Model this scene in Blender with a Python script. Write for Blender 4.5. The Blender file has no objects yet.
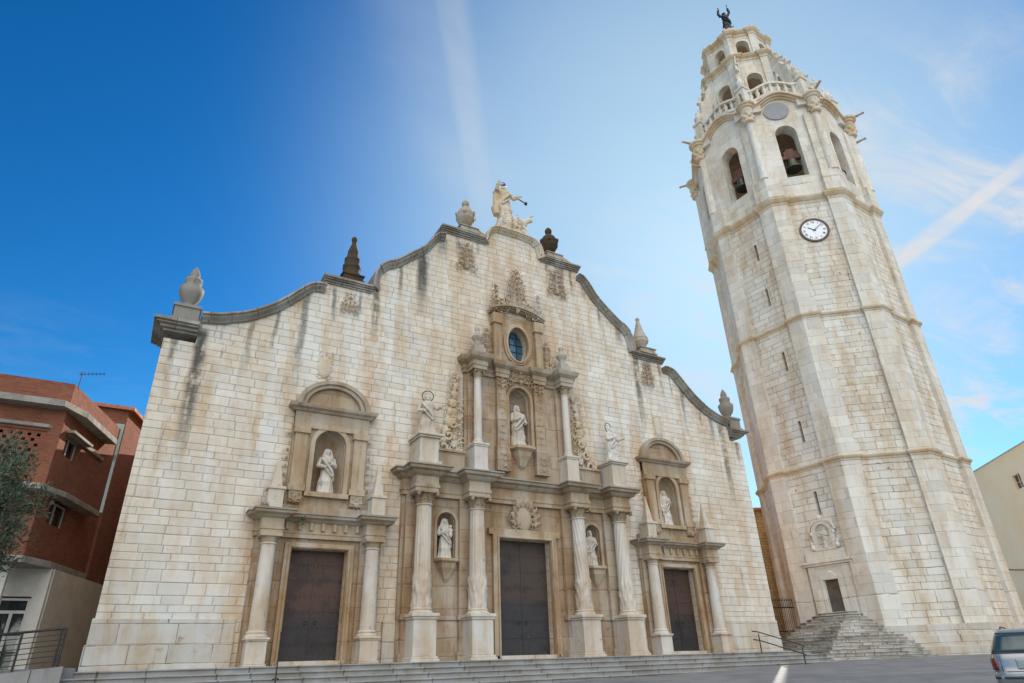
import bpy, bmesh, math, random
from mathutils import Vector, Matrix, noise
from mathutils.geometry import tessellate_polygon
PI = math.pi
R = math.radians
rnd = random.Random(7)
scene = bpy.context.scene
col = scene.collection

# ------------------------------------------------------------------ camera
cam_d = bpy.data.cameras.new('camera')
cam = bpy.data.objects.new('camera', cam_d)
col.objects.link(cam)
cr = Vector((0.86771505, -0.49614221, -0.03022426))
cu = Vector((-0.20120743, -0.40619677, 0.89135838))
cw = Vector((0.45451752, 0.76736373, 0.45229055))
CAM = Vector((-15.0832, -24.9977, -0.3))
cam.matrix_world = Matrix(((cr.x, cu.x, -cw.x, CAM.x), (cr.y, cu.y, -cw.y, CAM.y), (cr.z, cu.z, -cw.z, CAM.z), (0, 0, 0, 1)))
cam_d.sensor_width = 36.0
cam_d.lens = 636.59 * 36 / 1024
cam_d.clip_start = 0.1
cam_d.clip_end = 3000
scene.camera = cam

# ------------------------------------------------------------------ light
SUN_AZ, SUN_EL = 52.1, 33.0
SUN_DIR = Vector((math.sin(R(SUN_AZ)) * math.cos(R(SUN_EL)), math.cos(R(SUN_AZ)) * math.cos(R(SUN_EL)), math.sin(R(SUN_EL))))
sd = bpy.data.lights.new('sun', 'SUN')
sd.energy = 4.0
sd.angle = R(0.5)
sd.color = (1.0, 0.93, 0.82)
sun = bpy.data.objects.new('sun', sd)
sun.rotation_euler = SUN_DIR.to_track_quat('Z', 'Y').to_euler()
sun.location = (60, 60, 80)
col.objects.link(sun)

vs = scene.view_settings
vs.view_transform = 'Standard'
vs.look = 'None'
vs.exposure = 0.74
vs.gamma = 1.0
vs.use_curve_mapping = False


# ------------------------------------------------------------------ node helpers
class NT:
    """small helper that writes shader node graphs"""
    def __init__(self, nt):
        self.nt = nt
        nt.nodes.clear()

    def n(self, t, **kw):
        nd = self.nt.nodes.new(t)
        for k, v in kw.items():
            setattr(nd, k, v)
        return nd

    def put(self, sock, v):
        if isinstance(v, bpy.types.NodeSocket):
            self.nt.links.new(v, sock)
        elif v is not None:
            if hasattr(sock.default_value, '__len__') and isinstance(v, (int, float)):
                v = (v,) * len(sock.default_value)
            if hasattr(sock.default_value, '__len__') and len(sock.default_value) == 4 and len(v) == 3:
                v = (*v, 1)
            sock.default_value = v

    def m(self, op, a, b=None, c=None, clamp=False):
        nd = self.n('ShaderNodeMath', operation=op, use_clamp=clamp)
        self.put(nd.inputs[0], a)
        self.put(nd.inputs[1], b)
        self.put(nd.inputs[2], c)
        return nd.outputs[0]

    def add(self, a, b): return self.m('ADD', a, b)
    def sub(self, a, b): return self.m('SUBTRACT', a, b)
    def mul(self, a, b): return self.m('MULTIPLY', a, b)

    def ss(self, x, lo, hi, a=0.0, b=1.0):
        nd = self.n('ShaderNodeMapRange', interpolation_type='SMOOTHSTEP')
        self.put(nd.inputs[0], x)
        for i, v in enumerate((lo, hi, a, b)):
            self.put(nd.inputs[1 + i], v)
        return nd.outputs[0]

    def xyz(self, x, y, z):
        nd = self.n('ShaderNodeCombineXYZ')
        for i, v in enumerate((x, y, z)):
            self.put(nd.inputs[i], v)
        return nd.outputs[0]

    def sep(self, v):
        nd = self.n('ShaderNodeSeparateXYZ')
        self.put(nd.inputs[0], v)
        return nd.outputs

    def noise(self, vec, scale, detail=4.0, rough=0.55, dist=0.0):
        nd = self.n('ShaderNodeTexNoise')
        self.put(nd.inputs['Vector'], vec)
        nd.inputs['Scale'].default_value = scale
        nd.inputs['Detail'].default_value = detail
        nd.inputs['Roughness'].default_value = rough
        nd.inputs['Distortion'].default_value = dist
        return nd.outputs[0]

    def scl(self, vec, s):
        nd = self.n('ShaderNodeVectorMath', operation='MULTIPLY')
        self.put(nd.inputs[0], vec)
        nd.inputs[1].default_value = s
        return nd.outputs[0]

    def white(self, vec):
        nd = self.n('ShaderNodeTexWhiteNoise', noise_dimensions='3D')
        self.put(nd.inputs['Vector'], vec)
        return nd.outputs[0]

    def mix(self, f, a, b, mode='MIX'):
        nd = self.n('ShaderNodeMix', data_type='RGBA', blend_type=mode)
        self.put(nd.inputs[0], f)
        self.put(nd.inputs[6], a)
        self.put(nd.inputs[7], b)
        return nd.outputs[2]

    def hsv(self, c, h=.5, s=1., v=1.):
        nd = self.n('ShaderNodeHueSaturation')
        self.put(nd.inputs['Hue'], h)
        self.put(nd.inputs['Saturation'], s)
        self.put(nd.inputs['Value'], v)
        self.put(nd.inputs['Color'], c)
        return nd.outputs[0]

    def bump(self, h, strength=.4, dist=.05, normal=None):
        nd = self.n('ShaderNodeBump')
        nd.inputs['Strength'].default_value = strength
        nd.inputs['Distance'].default_value = dist
        self.put(nd.inputs['Height'], h)
        if normal is not None:
            self.put(nd.inputs['Normal'], normal)
        return nd.outputs[0]

    def pos(self): return self.n('ShaderNodeNewGeometry').outputs['Position']

    def uv(self):
        return self.n('ShaderNodeUVMap', uv_map='m').outputs[0]

    def out(self, color, rough=.9, normal=None, metallic=0.0, spec=.3, **kw):
        b = self.n('ShaderNodeBsdfPrincipled')
        self.put(b.inputs['Base Color'], color)
        self.put(b.inputs['Roughness'], rough)
        self.put(b.inputs['Metallic'], metallic)
        self.put(b.inputs['Specular IOR Level'], spec)
        if normal is not None:
            self.put(b.inputs['Normal'], normal)
        for k, v in kw.items():
            self.put(b.inputs[k], v)
        o = self.n('ShaderNodeOutputMaterial')
        self.nt.links.new(b.outputs[0], o.inputs[0])
        return b


def material(name):
    m = bpy.data.materials.new(name)
    m.use_nodes = True
    return m, NT(m.node_tree)


# ------------------------------------------------------------------ sky
world = bpy.data.worlds.new('World')
scene.world = world
world.use_nodes = True
w = NT(world.node_tree)
sky = w.n('ShaderNodeTexSky', sky_type='NISHITA')
sky.sun_disc = False
sky.sun_elevation = R(SUN_EL)
sky.sun_rotation = R(SUN_AZ)
sky.altitude = 150
sky.air_density = 1.0
sky.dust_density = 0.26
sky.ozone_density = 3.0
d_ = w.n('ShaderNodeTexCoord').outputs['Generated']
dn = w.n('ShaderNodeVectorMath', operation='NORMALIZE')
w.put(dn.inputs[0], d_)
dirn = dn.outputs[0]
dx, dy, dz = w.sep(dirn)


def vdot(v):
    nd = w.n('ShaderNodeVectorMath', operation='DOT_PRODUCT')
    w.put(nd.inputs[0], dirn)
    nd.inputs[1].default_value = v
    return nd.outputs['Value']


def pix_dir(px, py):
    v = cr * (px - 512) - cu * (py - 341.5) + cw * 636.59
    return v.normalized()


# cloud layer coordinates: direction projected on a flat layer high above
zc = w.m('MAXIMUM', w.add(dz, 0.12), 0.08)
lay = w.xyz(w.m('DIVIDE', dx, zc), w.m('DIVIDE', dy, zc), 0.0)
n_big = w.noise(lay, 1.1, 5, .6, .6)
n_wisp = w.noise(w.scl(lay, (1.0, 2.2, 1)), 2.6, 8, .66, .9)


def blob(px, py, r0, r1):
    return w.ss(vdot(pix_dir(px, py)), math.cos(r1), math.cos(r0))


def band(p0, p1, half, soft, ends=0.06):
    """a straight trail across the sky between two directions"""
    a, b = pix_dir(*p0), pix_dir(*p1)
    nrm = a.cross(b).normalized()
    mid = (a + b).normalized()
    span = a.angle(b) / 2
    wob = w.mul(w.sub(n_wisp, .5), soft * .9)
    across = w.ss(w.add(w.m('ABSOLUTE', vdot(nrm)), wob), half + soft, half)
    along = w.ss(vdot(mid), math.cos(span + ends), math.cos(max(span - ends, .01)))
    return w.mul(across, along)


wis = w.mul(w.ss(n_wisp, .40, .70), w.ss(n_big, .30, .54))
region = w.m('MAXIMUM', blob(930, 300, .10, .42), w.mul(blob(690, 310, .06, .22), .9))
region = w.m('MAXIMUM', region, w.mul(blob(30, 395, .03, .16), .06))
region = w.m('MAXIMUM', region, w.mul(blob(850, 430, .05, .3), .8))
cl = w.mul(wis, w.mul(region, .95))
trail = w.mul(band((893, 266), (1016, 170), .004, .013), w.ss(n_wisp, .18, .60))
soft_trail = w.mul(band((395, -60), (484, 215), .01, .085, .12), w.mul(w.ss(n_big, .25, .7), .18))
soft_trail = w.m('MAXIMUM', soft_trail, w.mul(band((440, -60), (484, 215), .006, .03, .08), w.mul(n_wisp, .52)))
cl = w.m('MAXIMUM', cl, trail)
cl = w.m('MAXIMUM', cl, soft_trail)
# added bright area of sky behind the viewer, unseen, filling the shaded fronts with light
sky_fill = w.ss(vdot(Vector((-.27, -.70, .66)).normalized()), 0.48, .90)
sky_fill = w.mul(sky_fill, w.ss(n_big, .30, .55))
skyc = w.hsv(sky.outputs[0], .5, 1.36, 1.0)
gm_ = w.n('ShaderNodeGamma')
w.put(gm_.inputs[0], skyc)
gm_.inputs[1].default_value = 1.22
skyc = w.mix(1., gm_.outputs[0], (.84, 1.14, 1.03, 1), 'MULTIPLY')
veil = w.mul(w.m('POWER', w.ss(vdot(pix_dir(700, 235)), math.cos(.90), 1.0), 3.6), w.add(.50, w.mul(n_big, .32)))
skyc = w.mix(veil, skyc, (5.9, 7.9, 8.9, 1))
skyc = w.mix(cl, skyc, (7.5, 7.6, 7.8, 1))
skyc = w.mix(w.mul(sky_fill, .85), skyc, (32.0, 31.2, 29.8, 1))
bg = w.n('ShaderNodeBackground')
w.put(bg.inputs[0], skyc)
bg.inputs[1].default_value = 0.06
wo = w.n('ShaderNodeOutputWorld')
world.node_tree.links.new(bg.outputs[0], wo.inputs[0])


# ------------------------------------------------------------------ materials
def stone(name, bw=.95, bh=.42, joint=.016, light=(.55, .51, .44), warm=(.50, .40, .285), ochre=(.36, .215, .10),
          ochre_amt=.5, dark_amt=.4, joint_dark=.85, bumps=.5, masonry=True, streaks=(), zones=(), block_var=.12, pale=.5, hue=.24, pits=.55, dark=(.10, .095, .085)):
    mt, t = material(name)
    P = t.pos()
    px, py, pz = t.sep(P)
    nz1 = t.noise(P, .35, 4, .6)
    nz2 = t.noise(P, 2.2, 6, .65)
    nz3 = t.noise(P, 14., 5, .7)
    vert = t.noise(t.scl(P, (1.0, 1.0, .16)), 1.15, 5, .62, .3)
    vert2 = t.noise(t.scl(P, (1.0, 1.0, .07)), 3.4, 4, .6, .15)
    base = t.mix(t.ss(t.add(t.mul(nz1, .45), t.mul(vert, .55)), .40, .58), light, warm)
    base = t.mix(t.mul(t.ss(t.noise(t.scl(P, (1., 1., .45)), .75, 4, .6), .50, .66), pale), base, (.60, .61, .62))
    h = t.mul(nz2, .5)
    if masonry:
        u, v, _ = t.sep(t.uv())
        wu = t.sub(t.noise(t.xyz(u, v, 0), .55, 2), .5)
        vw = t.add(v, t.mul(t.sub(t.noise(t.xyz(0, v, 3.1), .9, 2), .5), bh * 1.7))
        vw = t.add(vw, t.mul(t.sub(t.noise(t.xyz(u, v, 1.7), .35, 2), .5), bh * .25))
        rowf = t.m('DIVIDE', vw, bh)
        row = t.m('FLOOR', rowf)
        fr = t.sub(rowf, row)
        r1 = t.white(t.xyz(row, 3.7, .5))
        r2 = t.white(t.xyz(row, 9.1, 4.5))
        wid = t.mul(bw, t.add(.72, t.mul(r1, .62)))
        uu = t.add(t.m('DIVIDE', u, wid), t.mul(r2, 37.))
        uu = t.add(uu, t.mul(t.sub(t.noise(t.xyz(uu, t.mul(row, 5.37), 0), .75, 1), .5), 1.1))
        cl_ = t.m('FLOOR', uu)
        fu = t.sub(uu, cl_)
        du = t.mul(t.m('MINIMUM', fu, t.sub(1., fu)), wid)
        dv = t.mul(t.m('MINIMUM', fr, t.sub(1., fr)), bh)
        dd = t.add(t.m('MINIMUM', du, dv), t.mul(t.sub(nz3, .5), .016))
        jm = t.ss(t.add(dd, t.mul(t.sub(t.noise(P, 1.9, 5, .65), .5), .026)), joint * .1, joint * 1.15, 1., 0.)
        b1 = t.white(t.xyz(cl_, row, 1.3))
        b2 = t.white(t.xyz(cl_, row, 7.9))
        base = t.mix(t.mul(t.ss(b2, .45, 1.), hue), base, light)
        base = t.mix(t.mul(t.ss(b2, .55, .0), t.mul(ochre_amt, hue)), base, tuple(a * .6 + b * .4 for a, b in zip(warm, ochre)))
        base = t.mix(1., base, t.xyz(*[t.add(1 - block_var, t.mul(b1, block_var * 1.5))] * 3), 'MULTIPLY')
        h = t.add(t.mul(nz2, .35), t.add(t.mul(b1, .35), t.mul(t.ss(dd, 0., .026), .9)))
    # stains that belong to the stone
    oc = t.mul(t.ss(t.add(t.mul(vert, .62), t.mul(nz2, .38)), .46, .66), ochre_amt)
    for (x0, x1, z0, z1, soft, amt) in zones:
        zx = t.mul(t.ss(px, x0 - soft, x0 + soft), t.ss(px, x1 + soft, x1 - soft))
        zz = t.mul(t.ss(pz, z0 - soft, z0 + soft), t.ss(pz, z1 + soft, z1 - soft))
        zm = t.mul(t.mul(zx, zz), t.mul(amt, t.ss(t.add(t.mul(vert, .5), t.mul(nz2, .5)), .36, .60)))
        oc = t.m('MAXIMUM', oc, zm)
    base = t.mix(oc, base, ochre)
    dk = t.mul(t.ss(t.add(t.mul(vert2, .7), t.mul(nz1, .3)), .56, .72), dark_amt)
    for (sx, zt, ln, wd, amt) in streaks:
        off = t.mul(t.sub(t.noise(t.xyz(sx, 0, pz), .8, 3), .5), .35)
        ax = t.m('ABSOLUTE', t.add(t.sub(px, sx), off))
        ln2 = t.mul(t.ss(pz, zt - ln, zt - ln * .25), t.ss(pz, zt + .4, zt))
        sm = t.mul(t.mul(t.ss(ax, wd, wd * .25), ln2), t.mul(min(1., amt * 1.15), t.ss(t.add(t.mul(nz2, .5), t.mul(vert2, .5)), .36, .52)))
        dk = t.m('MAXIMUM', dk, sm)
    base = t.mix(dk, base, dark)
    pit = t.mul(t.ss(t.noise(P, 3.3, 5, .7), .60, .70), t.ss(nz1, .42, .58))
    base = t.mix(t.mul(pit, pits), base, tuple(v * .55 for v in ochre))
    h = t.sub(h, t.mul(pit, .5 * pits))
    base = t.mix(t.mul(t.ss(nz3, .52, .75), .25), base, tuple(v * .62 for v in warm))
    base = t.mix(t.mul(t.ss(nz2, .60, .78), .30), base, tuple(v * .55 for v in warm))
    if masonry:
        base = t.mix(t.mul(jm, t.ss(t.noise(P, 1.3, 4), .38, .62, joint_dark * .18, joint_dark)), base, (.115, .09, .07))
    h = t.add(h, t.mul(nz3, .22))
    t.out(base, .92, t.bump(h, bumps, .045), spec=.2)
    return mt


FACADE_STREAKS = ((-13.6, 12.2, 2.2, .10, .6), (-11.7, 13.3, 2.6, .12, .6), (-9.4, 14.9, 2.2, .14, .6), (-8.3, 15.0, 1.6, .12, .6), (-6.4, 17.3, 2.4, .14, .6), (-3.4, 19.9, 1.4, .2, .6), (-2.2, 19.9, 1.1, .15, .5), (2.2, 19.9, 1.2, .2, .6), (3.8, 19.8, 2.4, .14, .7), (5.6, 18.0, 1.6, .14, .6), (9.6, 15.0, 2.0, .14, .6), (10.4, 14.5, 1.6, .1, .6), (12.4, 12.9, 1.8, .12, .6), (15.0, 11.4, 2.0, .2, .6), (-15.2, 11.3, 2.2, .2, .6), (-14.3, 11.6, 6.5, .34, .85), (-10.6, 14.4, 5.5, .22, .6), (-12.6, 12.5, 3., .16, .45), (-7.5, 15.6, 3.2, .22, .7), (-5.3, 18.0, 3.8, .42, .9), (-4.2, 19.5, 1.6, .4, .5),
                  (3.0, 20.2, 3.2, .45, .8), (4.6, 19.3, 1.4, .25, .6), (7.9, 15.4, 5.5, .3, .75), (8.7, 15.3, 2.2, .5, .6), (11.2, 14.0, 3.2, .25, .6), (13.9, 12., 6., .3, .75), (13.2, 12.4, 2., .25, .5), (6.9, 17.2, 1.6, .3, .6))
FACADE_ZONES = ((-4.8, 3.2, 15., 20.6, 1.2, .5), (-6.3, 6.1, -.5, 7.6, .9, .85), (-4., 3.6, 7., 16., 1.2, .6), (-12., -6.2, -.5, 5., .7, .75), (6.1, 11.6, -.5, 5., .7, .7), (-10.8, -7.0, 5., 10., .6, .6), (7., 10.6, 5., 10., .6, .6), (-14.5, -11.8, 2., 12., 1.2, .35), (11.5, 15., .5, 9., 1.2, .35))
M = {}
M['facade'] = stone('facade_ashlar', .74, .305, .009, pale=.5, light=(.70, .67, .61), warm=(.64, .56, .45), block_var=.09, bumps=.65, joint_dark=.50, streaks=FACADE_STREAKS, zones=FACADE_ZONES, ochre=(.49, .325, .18), ochre_amt=.68, dark_amt=.42)
M['portal'] = stone('portal_stone', 1.3, .62, .012, light=(.43, .345, .255), warm=(.34, .235, .14), ochre=(.25, .135, .06), pale=.25, ochre_amt=.8, dark_amt=.55, joint_dark=.7, dark=(.085, .065, .05))
M['carved'] = stone('carved_stone', masonry=False, light=(.47, .385, .285), warm=(.36, .26, .16), pale=.25, ochre=(.30, .165, .075), ochre_amt=.75, dark_amt=.5, bumps=.7, dark=(.085, .065, .05))
M['shaft'] = stone('column_stone', masonry=False, light=(.60, .56, .50), warm=(.52, .43, .33), ochre=(.40, .26, .15), ochre_amt=.5, dark_amt=.2, bumps=.45)
M['cornice'] = stone('cornice_stone', masonry=False, light=(.40, .345, .275), warm=(.32, .245, .165), pale=.2, ochre=(.29, .18, .10), ochre_amt=.5, dark_amt=.8, bumps=.6)
M['ledge'] = stone('weathered_ledge', masonry=False, light=(.27, .255, .235), warm=(.27, .225, .18), pale=.2, ochre=(.2, .15, .1), ochre_amt=.3, dark_amt=.7, bumps=.6)
M['coping'] = stone('coping_stone', 1.1, 3.0, .02, pale=.3, masonry=True, light=(.34, .325, .295), warm=(.22, .195, .16), ochre=(.22, .15, .09), ochre_amt=.3, dark_amt=.8, bumps=.7)
M['crest'] = stone('crest_stone', masonry=False, pale=.3, light=(.60, .54, .45), warm=(.52, .42, .29), ochre=(.42, .27, .13), ochre_amt=.6, dark_amt=.45, bumps=.6)
M['urn_pale'] = stone('pale_finial_stone', masonry=False, pale=.2, light=(.40, .37, .33), warm=(.35, .29, .22), ochre=(.28, .18, .10), ochre_amt=.5, dark_amt=.85, bumps=.6)
M['urn_grey'] = stone('grey_finial_stone', masonry=False, pale=.1, light=(.25, .235, .215), warm=(.22, .19, .155), ochre=(.2, .14, .08), ochre_amt=.4, dark_amt=.9, bumps=.8)
M['urn_dark'] = stone('dark_finial_stone', masonry=False, pale=0., light=(.038, .034, .031), warm=(.065, .046, .03), ochre=(.10, .058, .026), ochre_amt=.6, dark_amt=.85, bumps=.7, dark=(.035, .033, .032))
M['marble'] = stone('statue_stone', masonry=False, light=(.61, .575, .52), warm=(.53, .465, .385), ochre=(.38, .27, .17), ochre_amt=.5, dark_amt=.75, bumps=.5)
M['capital'] = stone('dark_capital_stone', masonry=False, pale=.1, light=(.34, .27, .19), warm=(.27, .19, .115), ochre=(.2, .115, .055), ochre_amt=.7, dark_amt=.6, bumps=.7, dark=(.07, .055, .045))
M['tower'] = stone('tower_ashlar', 1.0, .43, .0125, bumps=.8, pits=.9, block_var=.11, pale=.3, light=(.71, .68, .62), warm=(.66, .58, .475), ochre=(.44, .29, .16), ochre_amt=.55, dark_amt=.2, joint_dark=.85)
M['tower_trim'] = stone('tower_trim_stone', masonry=False, pale=.2, light=(.64, .56, .45), warm=(.58, .46, .32), ochre=(.50, .31, .15), ochre_amt=.6, dark_amt=.2, bumps=.5)
M['tower_pale'] = stone('tower_pilaster_stone', 1.2, .62, .010, pale=.35, light=(.71, .68, .625), warm=(.66, .59, .49), ochre=(.46, .32, .19), ochre_amt=.4, dark_amt=.14, joint_dark=.7)
M['foot'] = stone('foot_stone', 1.5, .58, .016, light=(.55, .52, .47), warm=(.49, .42, .33), ochre=(.42, .27, .15), ochre_amt=.6, dark_amt=.25)
M['steps'] = stone('step_stone', 1.05, 5.0, .02, pale=.1, light=(.345, .34, .335), warm=(.285, .27, .25), ochre=(.22, .17, .12), ochre_amt=.25, dark_amt=.55, joint_dark=.9, bumps=.8)
M['worn_steps'] = stone('worn_step_stone', .62, .165, .016, pale=.35, light=(.54, .515, .475), warm=(.44, .40, .345), ochre=(.24, .18, .12), ochre_amt=.3, dark_amt=.75, joint_dark=1., bumps=1., block_var=.30, dark=(.09, .085, .085))
M['inner'] = stone('brown_inner_stone', .8, .4, .014, pale=.0, light=(.42, .35, .27), warm=(.34, .25, .17), ochre=(.25, .15, .08), ochre_amt=.6, dark_amt=.5)  # browner stone for niches and tower floors
M['alley'] = stone('ochre_rubble_wall', .42, .2, .02, pale=.0, light=(.58, .39, .20), warm=(.52, .32, .14), ochre=(.36, .17, .05), ochre_amt=.6, dark_amt=.2, joint_dark=.5, bumps=.8)


def simple(name, c1, c2, scale=3., rough=.6, metallic=0., bumps=.2, spec=.4, stretch=(1, 1, 1), lo=.4, hi=.65, **kw):
    mt, t = material(name)
    P = t.scl(t.pos(), stretch)
    n1 = t.noise(P, scale, 6, .65)
    n2 = t.noise(P, scale * 7, 4, .6)
    c = t.mix(t.ss(t.add(t.mul(n1, .75), t.mul(n2, .25)), lo, hi), c1, c2)
    t.out(c, t.ss(n1, .3, .7, rough * .85, min(1., rough * 1.15)), t.bump(t.add(n1, t.mul(n2, .4)), bumps, .02), metallic, spec, **kw)
    return mt


def brick_mat(name, bw=.26, bh=.075):
    mt, t = material(name)
    b = t.n('ShaderNodeTexBrick')
    t.put(b.inputs['Vector'], t.uv())
    b.inputs['Scale'].default_value = 1.
    b.inputs['Brick Width'].default_value = bw
    b.inputs['Row Height'].default_value = bh
    b.inputs['Mortar Size'].default_value = .009
    b.inputs['Mortar Smooth'].default_value = .4
    b.inputs['Color1'].default_value = (.26, .082, .044, 1)
    b.inputs['Color2'].default_value = (.18, .054, .031, 1)
    b.inputs['Mortar'].default_value = (.17, .13, .10, 1)
    P = t.pos()
    n1 = t.noise(P, .9, 5, .6)
    n2 = t.noise(P, 9, 4, .6)
    c = t.mix(t.mul(t.ss(n1, .45, .7), .5), b.outputs[0], (.28, .12, .072))
    c = t.mix(t.mul(t.ss(n2, .5, .8), .35), c, (.12, .05, .035))
    t.out(c, .9, t.bump(t.add(t.mul(b.outputs[1], -1.), t.mul(n2, .3)), .5, .015), spec=.2)
    return mt


M['brick'] = brick_mat('red_brick')
M['slab'] = simple('concrete_slab', (.30, .28, .25), (.19, .175, .155), 2.2, .9, bumps=.3)
M['render_w'] = simple('pale_render', (.58, .55, .50), (.48, .45, .41), 1.4, .9, bumps=.15)
M['cream'] = simple('cream_render', (.95, .80, .58), (.93, .72, .46), .35, .9, bumps=.2, lo=.35, hi=.68)
M['tile'] = simple('clay_tile', (.42, .17, .09), (.30, .11, .06), 4, .85, bumps=.4)
M['iron'] = simple('dark_iron', (.035, .035, .04), (.07, .055, .045), 6, .5, .6, .15)
M['bronze'] = simple('dark_bronze', (.02, .022, .026), (.045, .045, .045), 5, .45, .7, .2)
M['rail'] = simple('painted_rail', (.10, .105, .12), (.15, .15, .16), 6, .45, .4, .1)
M['bell'] = simple('bell_bronze', (.06, .075, .065), (.12, .11, .08), 4, .45, .8, .1)
M['woodbeam'] = simple('old_wood', (.16, .07, .045), (.09, .045, .03), 5, .8, 0, .3, stretch=(1, 1, .2))
M['clockface'] = simple('white_dial', (.86, .87, .90), (.80, .81, .85), 3, .5, 0, .03)
M['clockrim'] = simple('brown_rim', (.085, .05, .045), (.13, .08, .07), 5, .5, .3, .1)
M['black'] = simple('black_paint_and_shade', (.02, .02, .025), (.03, .03, .035), 5, .5, 0, .05)  # also the coloured darkness behind the tower slits and brick screen
M['slate'] = simple('slate_disc', (.27, .27, .29), (.34, .33, .33), 2.0, .8, 0, .1)
M['leafgreen'] = simple('weed_leaf', (.06, .10, .03), (.10, .13, .04), 8, .7, 0, .1)
M['olive'] = simple('olive_leaf', (.060, .085, .048), (.115, .14, .088), 1.6, .7, 0, .0)
M['bark'] = simple('bark', (.12, .10, .08), (.07, .055, .045), 6, .9, 0, .8, stretch=(1, 1, .25))
M['carpaint'] = simple('silver_paint', (.34, .345, .35), (.37, .375, .38), 2, .3, .6, .0, **{'Coat Weight': .8, 'Coat Roughness': .05})
M['plastic'] = simple('grey_plastic', (.05, .052, .056), (.065, .065, .07), 6, .6, 0, .05)
M['taillight'] = simple('red_lens', (.22, .008, .012), (.16, .006, .01), 8, .15, 0, .0, spec=.6)
M['carglass'] = simple('tinted_glass', (.02, .05, .055), (.03, .065, .07), 1.2, .04, 0, .0, spec=1.0)
M['plate'] = simple('number_plate', (.75, .74, .62), (.68, .67, .58), 30, .4, 0, .0)
M['rubber'] = simple('rubber', (.018, .018, .018), (.03, .03, .03), 12, .85, 0, .2)
M['alloy'] = simple('alloy', (.45, .46, .48), (.38, .39, .4), 8, .3, .9, .05)
M['windowglass'] = simple('window_glass', (.02, .025, .03), (.035, .04, .045), 1.5, .05, 0, .0, spec=1.0)
M['greenglass'] = simple('greenish_glazing', (.10, .20, .17), (.16, .26, .22), .7, .12, 0, .0, spec=.8)
M['blueglass'] = simple('leaded_blue_glass', (.03, .10, .17), (.05, .16, .22), 2.2, .12, 0, .05, spec=.8)


def door_mat(name, up, low, split, soft):
    mt, t = material(name)
    P = t.pos()
    _, _, pz = t.sep(P)
    n1 = t.noise(P, 1.3, 6, .65)
    n2 = t.noise(P, 9, 5, .65)
    c = t.mix(t.ss(t.add(pz, t.mul(t.sub(n1, .5), .6)), split - soft, split + soft), low, up)
    c = t.mix(t.mul(t.ss(n2, .5, .75), .5), c, tuple(v * 1.9 for v in up))
    c = t.mix(t.mul(t.ss(n1, .48, .62), .5), c, tuple(v * .55 for v in low))
    t.out(c, t.ss(n2, .3, .7, .45, .7), t.bump(t.add(n1, t.mul(n2, .5)), .25, .02), .25, .4)
    return mt


M['door_brown'] = door_mat('rusty_brown_door', (.078, .044, .033), (.038, .033, .034), 1.5, .35)
M['door_plank'] = door_mat('grey_plank_door', (.15, .10, .07), (.125, .115, .11), 2.9, .25)
M['door_blue'] = door_mat('grey_blue_door', (.072, .052, .043), (.044, .042, .046), 2.0, .35)


def pavement():
    mt, t = material('plaza_paving')
    P = t.pos()
    rot = t.n('ShaderNodeMapping')
    t.put(rot.inputs[0], P)
    rot.inputs['Rotation'].default_value = (0, 0, R(8))
    b = t.n('ShaderNodeTexBrick')
    t.put(b.inputs['Vector'], rot.outputs[0])
    b.inputs['Scale'].default_value = 1.
    b.inputs['Brick Width'].default_value = 1.3
    b.inputs['Row Height'].default_value = .7
    b.inputs['Mortar Size'].default_value = .022
    b.inputs['Color1'].default_value = (.22, .225, .235, 1)
    b.inputs['Color2'].default_value = (.165, .17, .18, 1)
    b.inputs['Mortar'].default_value = (.06, .06, .058, 1)
    n1 = t.noise(P, .5, 6, .6)
    n2 = t.noise(P, 6, 6, .65)
    c = t.mix(t.mul(t.ss(n1, .42, .65), .55), b.outputs[0], (.27, .265, .255))
    c = t.mix(t.mul(t.ss(n2, .5, .75), .4), c, (.11, .11, .11))
    t.out(c, .85, t.bump(t.add(t.mul(b.outputs[1], -.6), n2), .4, .02), spec=.3)
    return mt


M['paving'] = pavement()


# ------------------------------------------------------------------ mesh helpers
WLOC = {}


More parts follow.
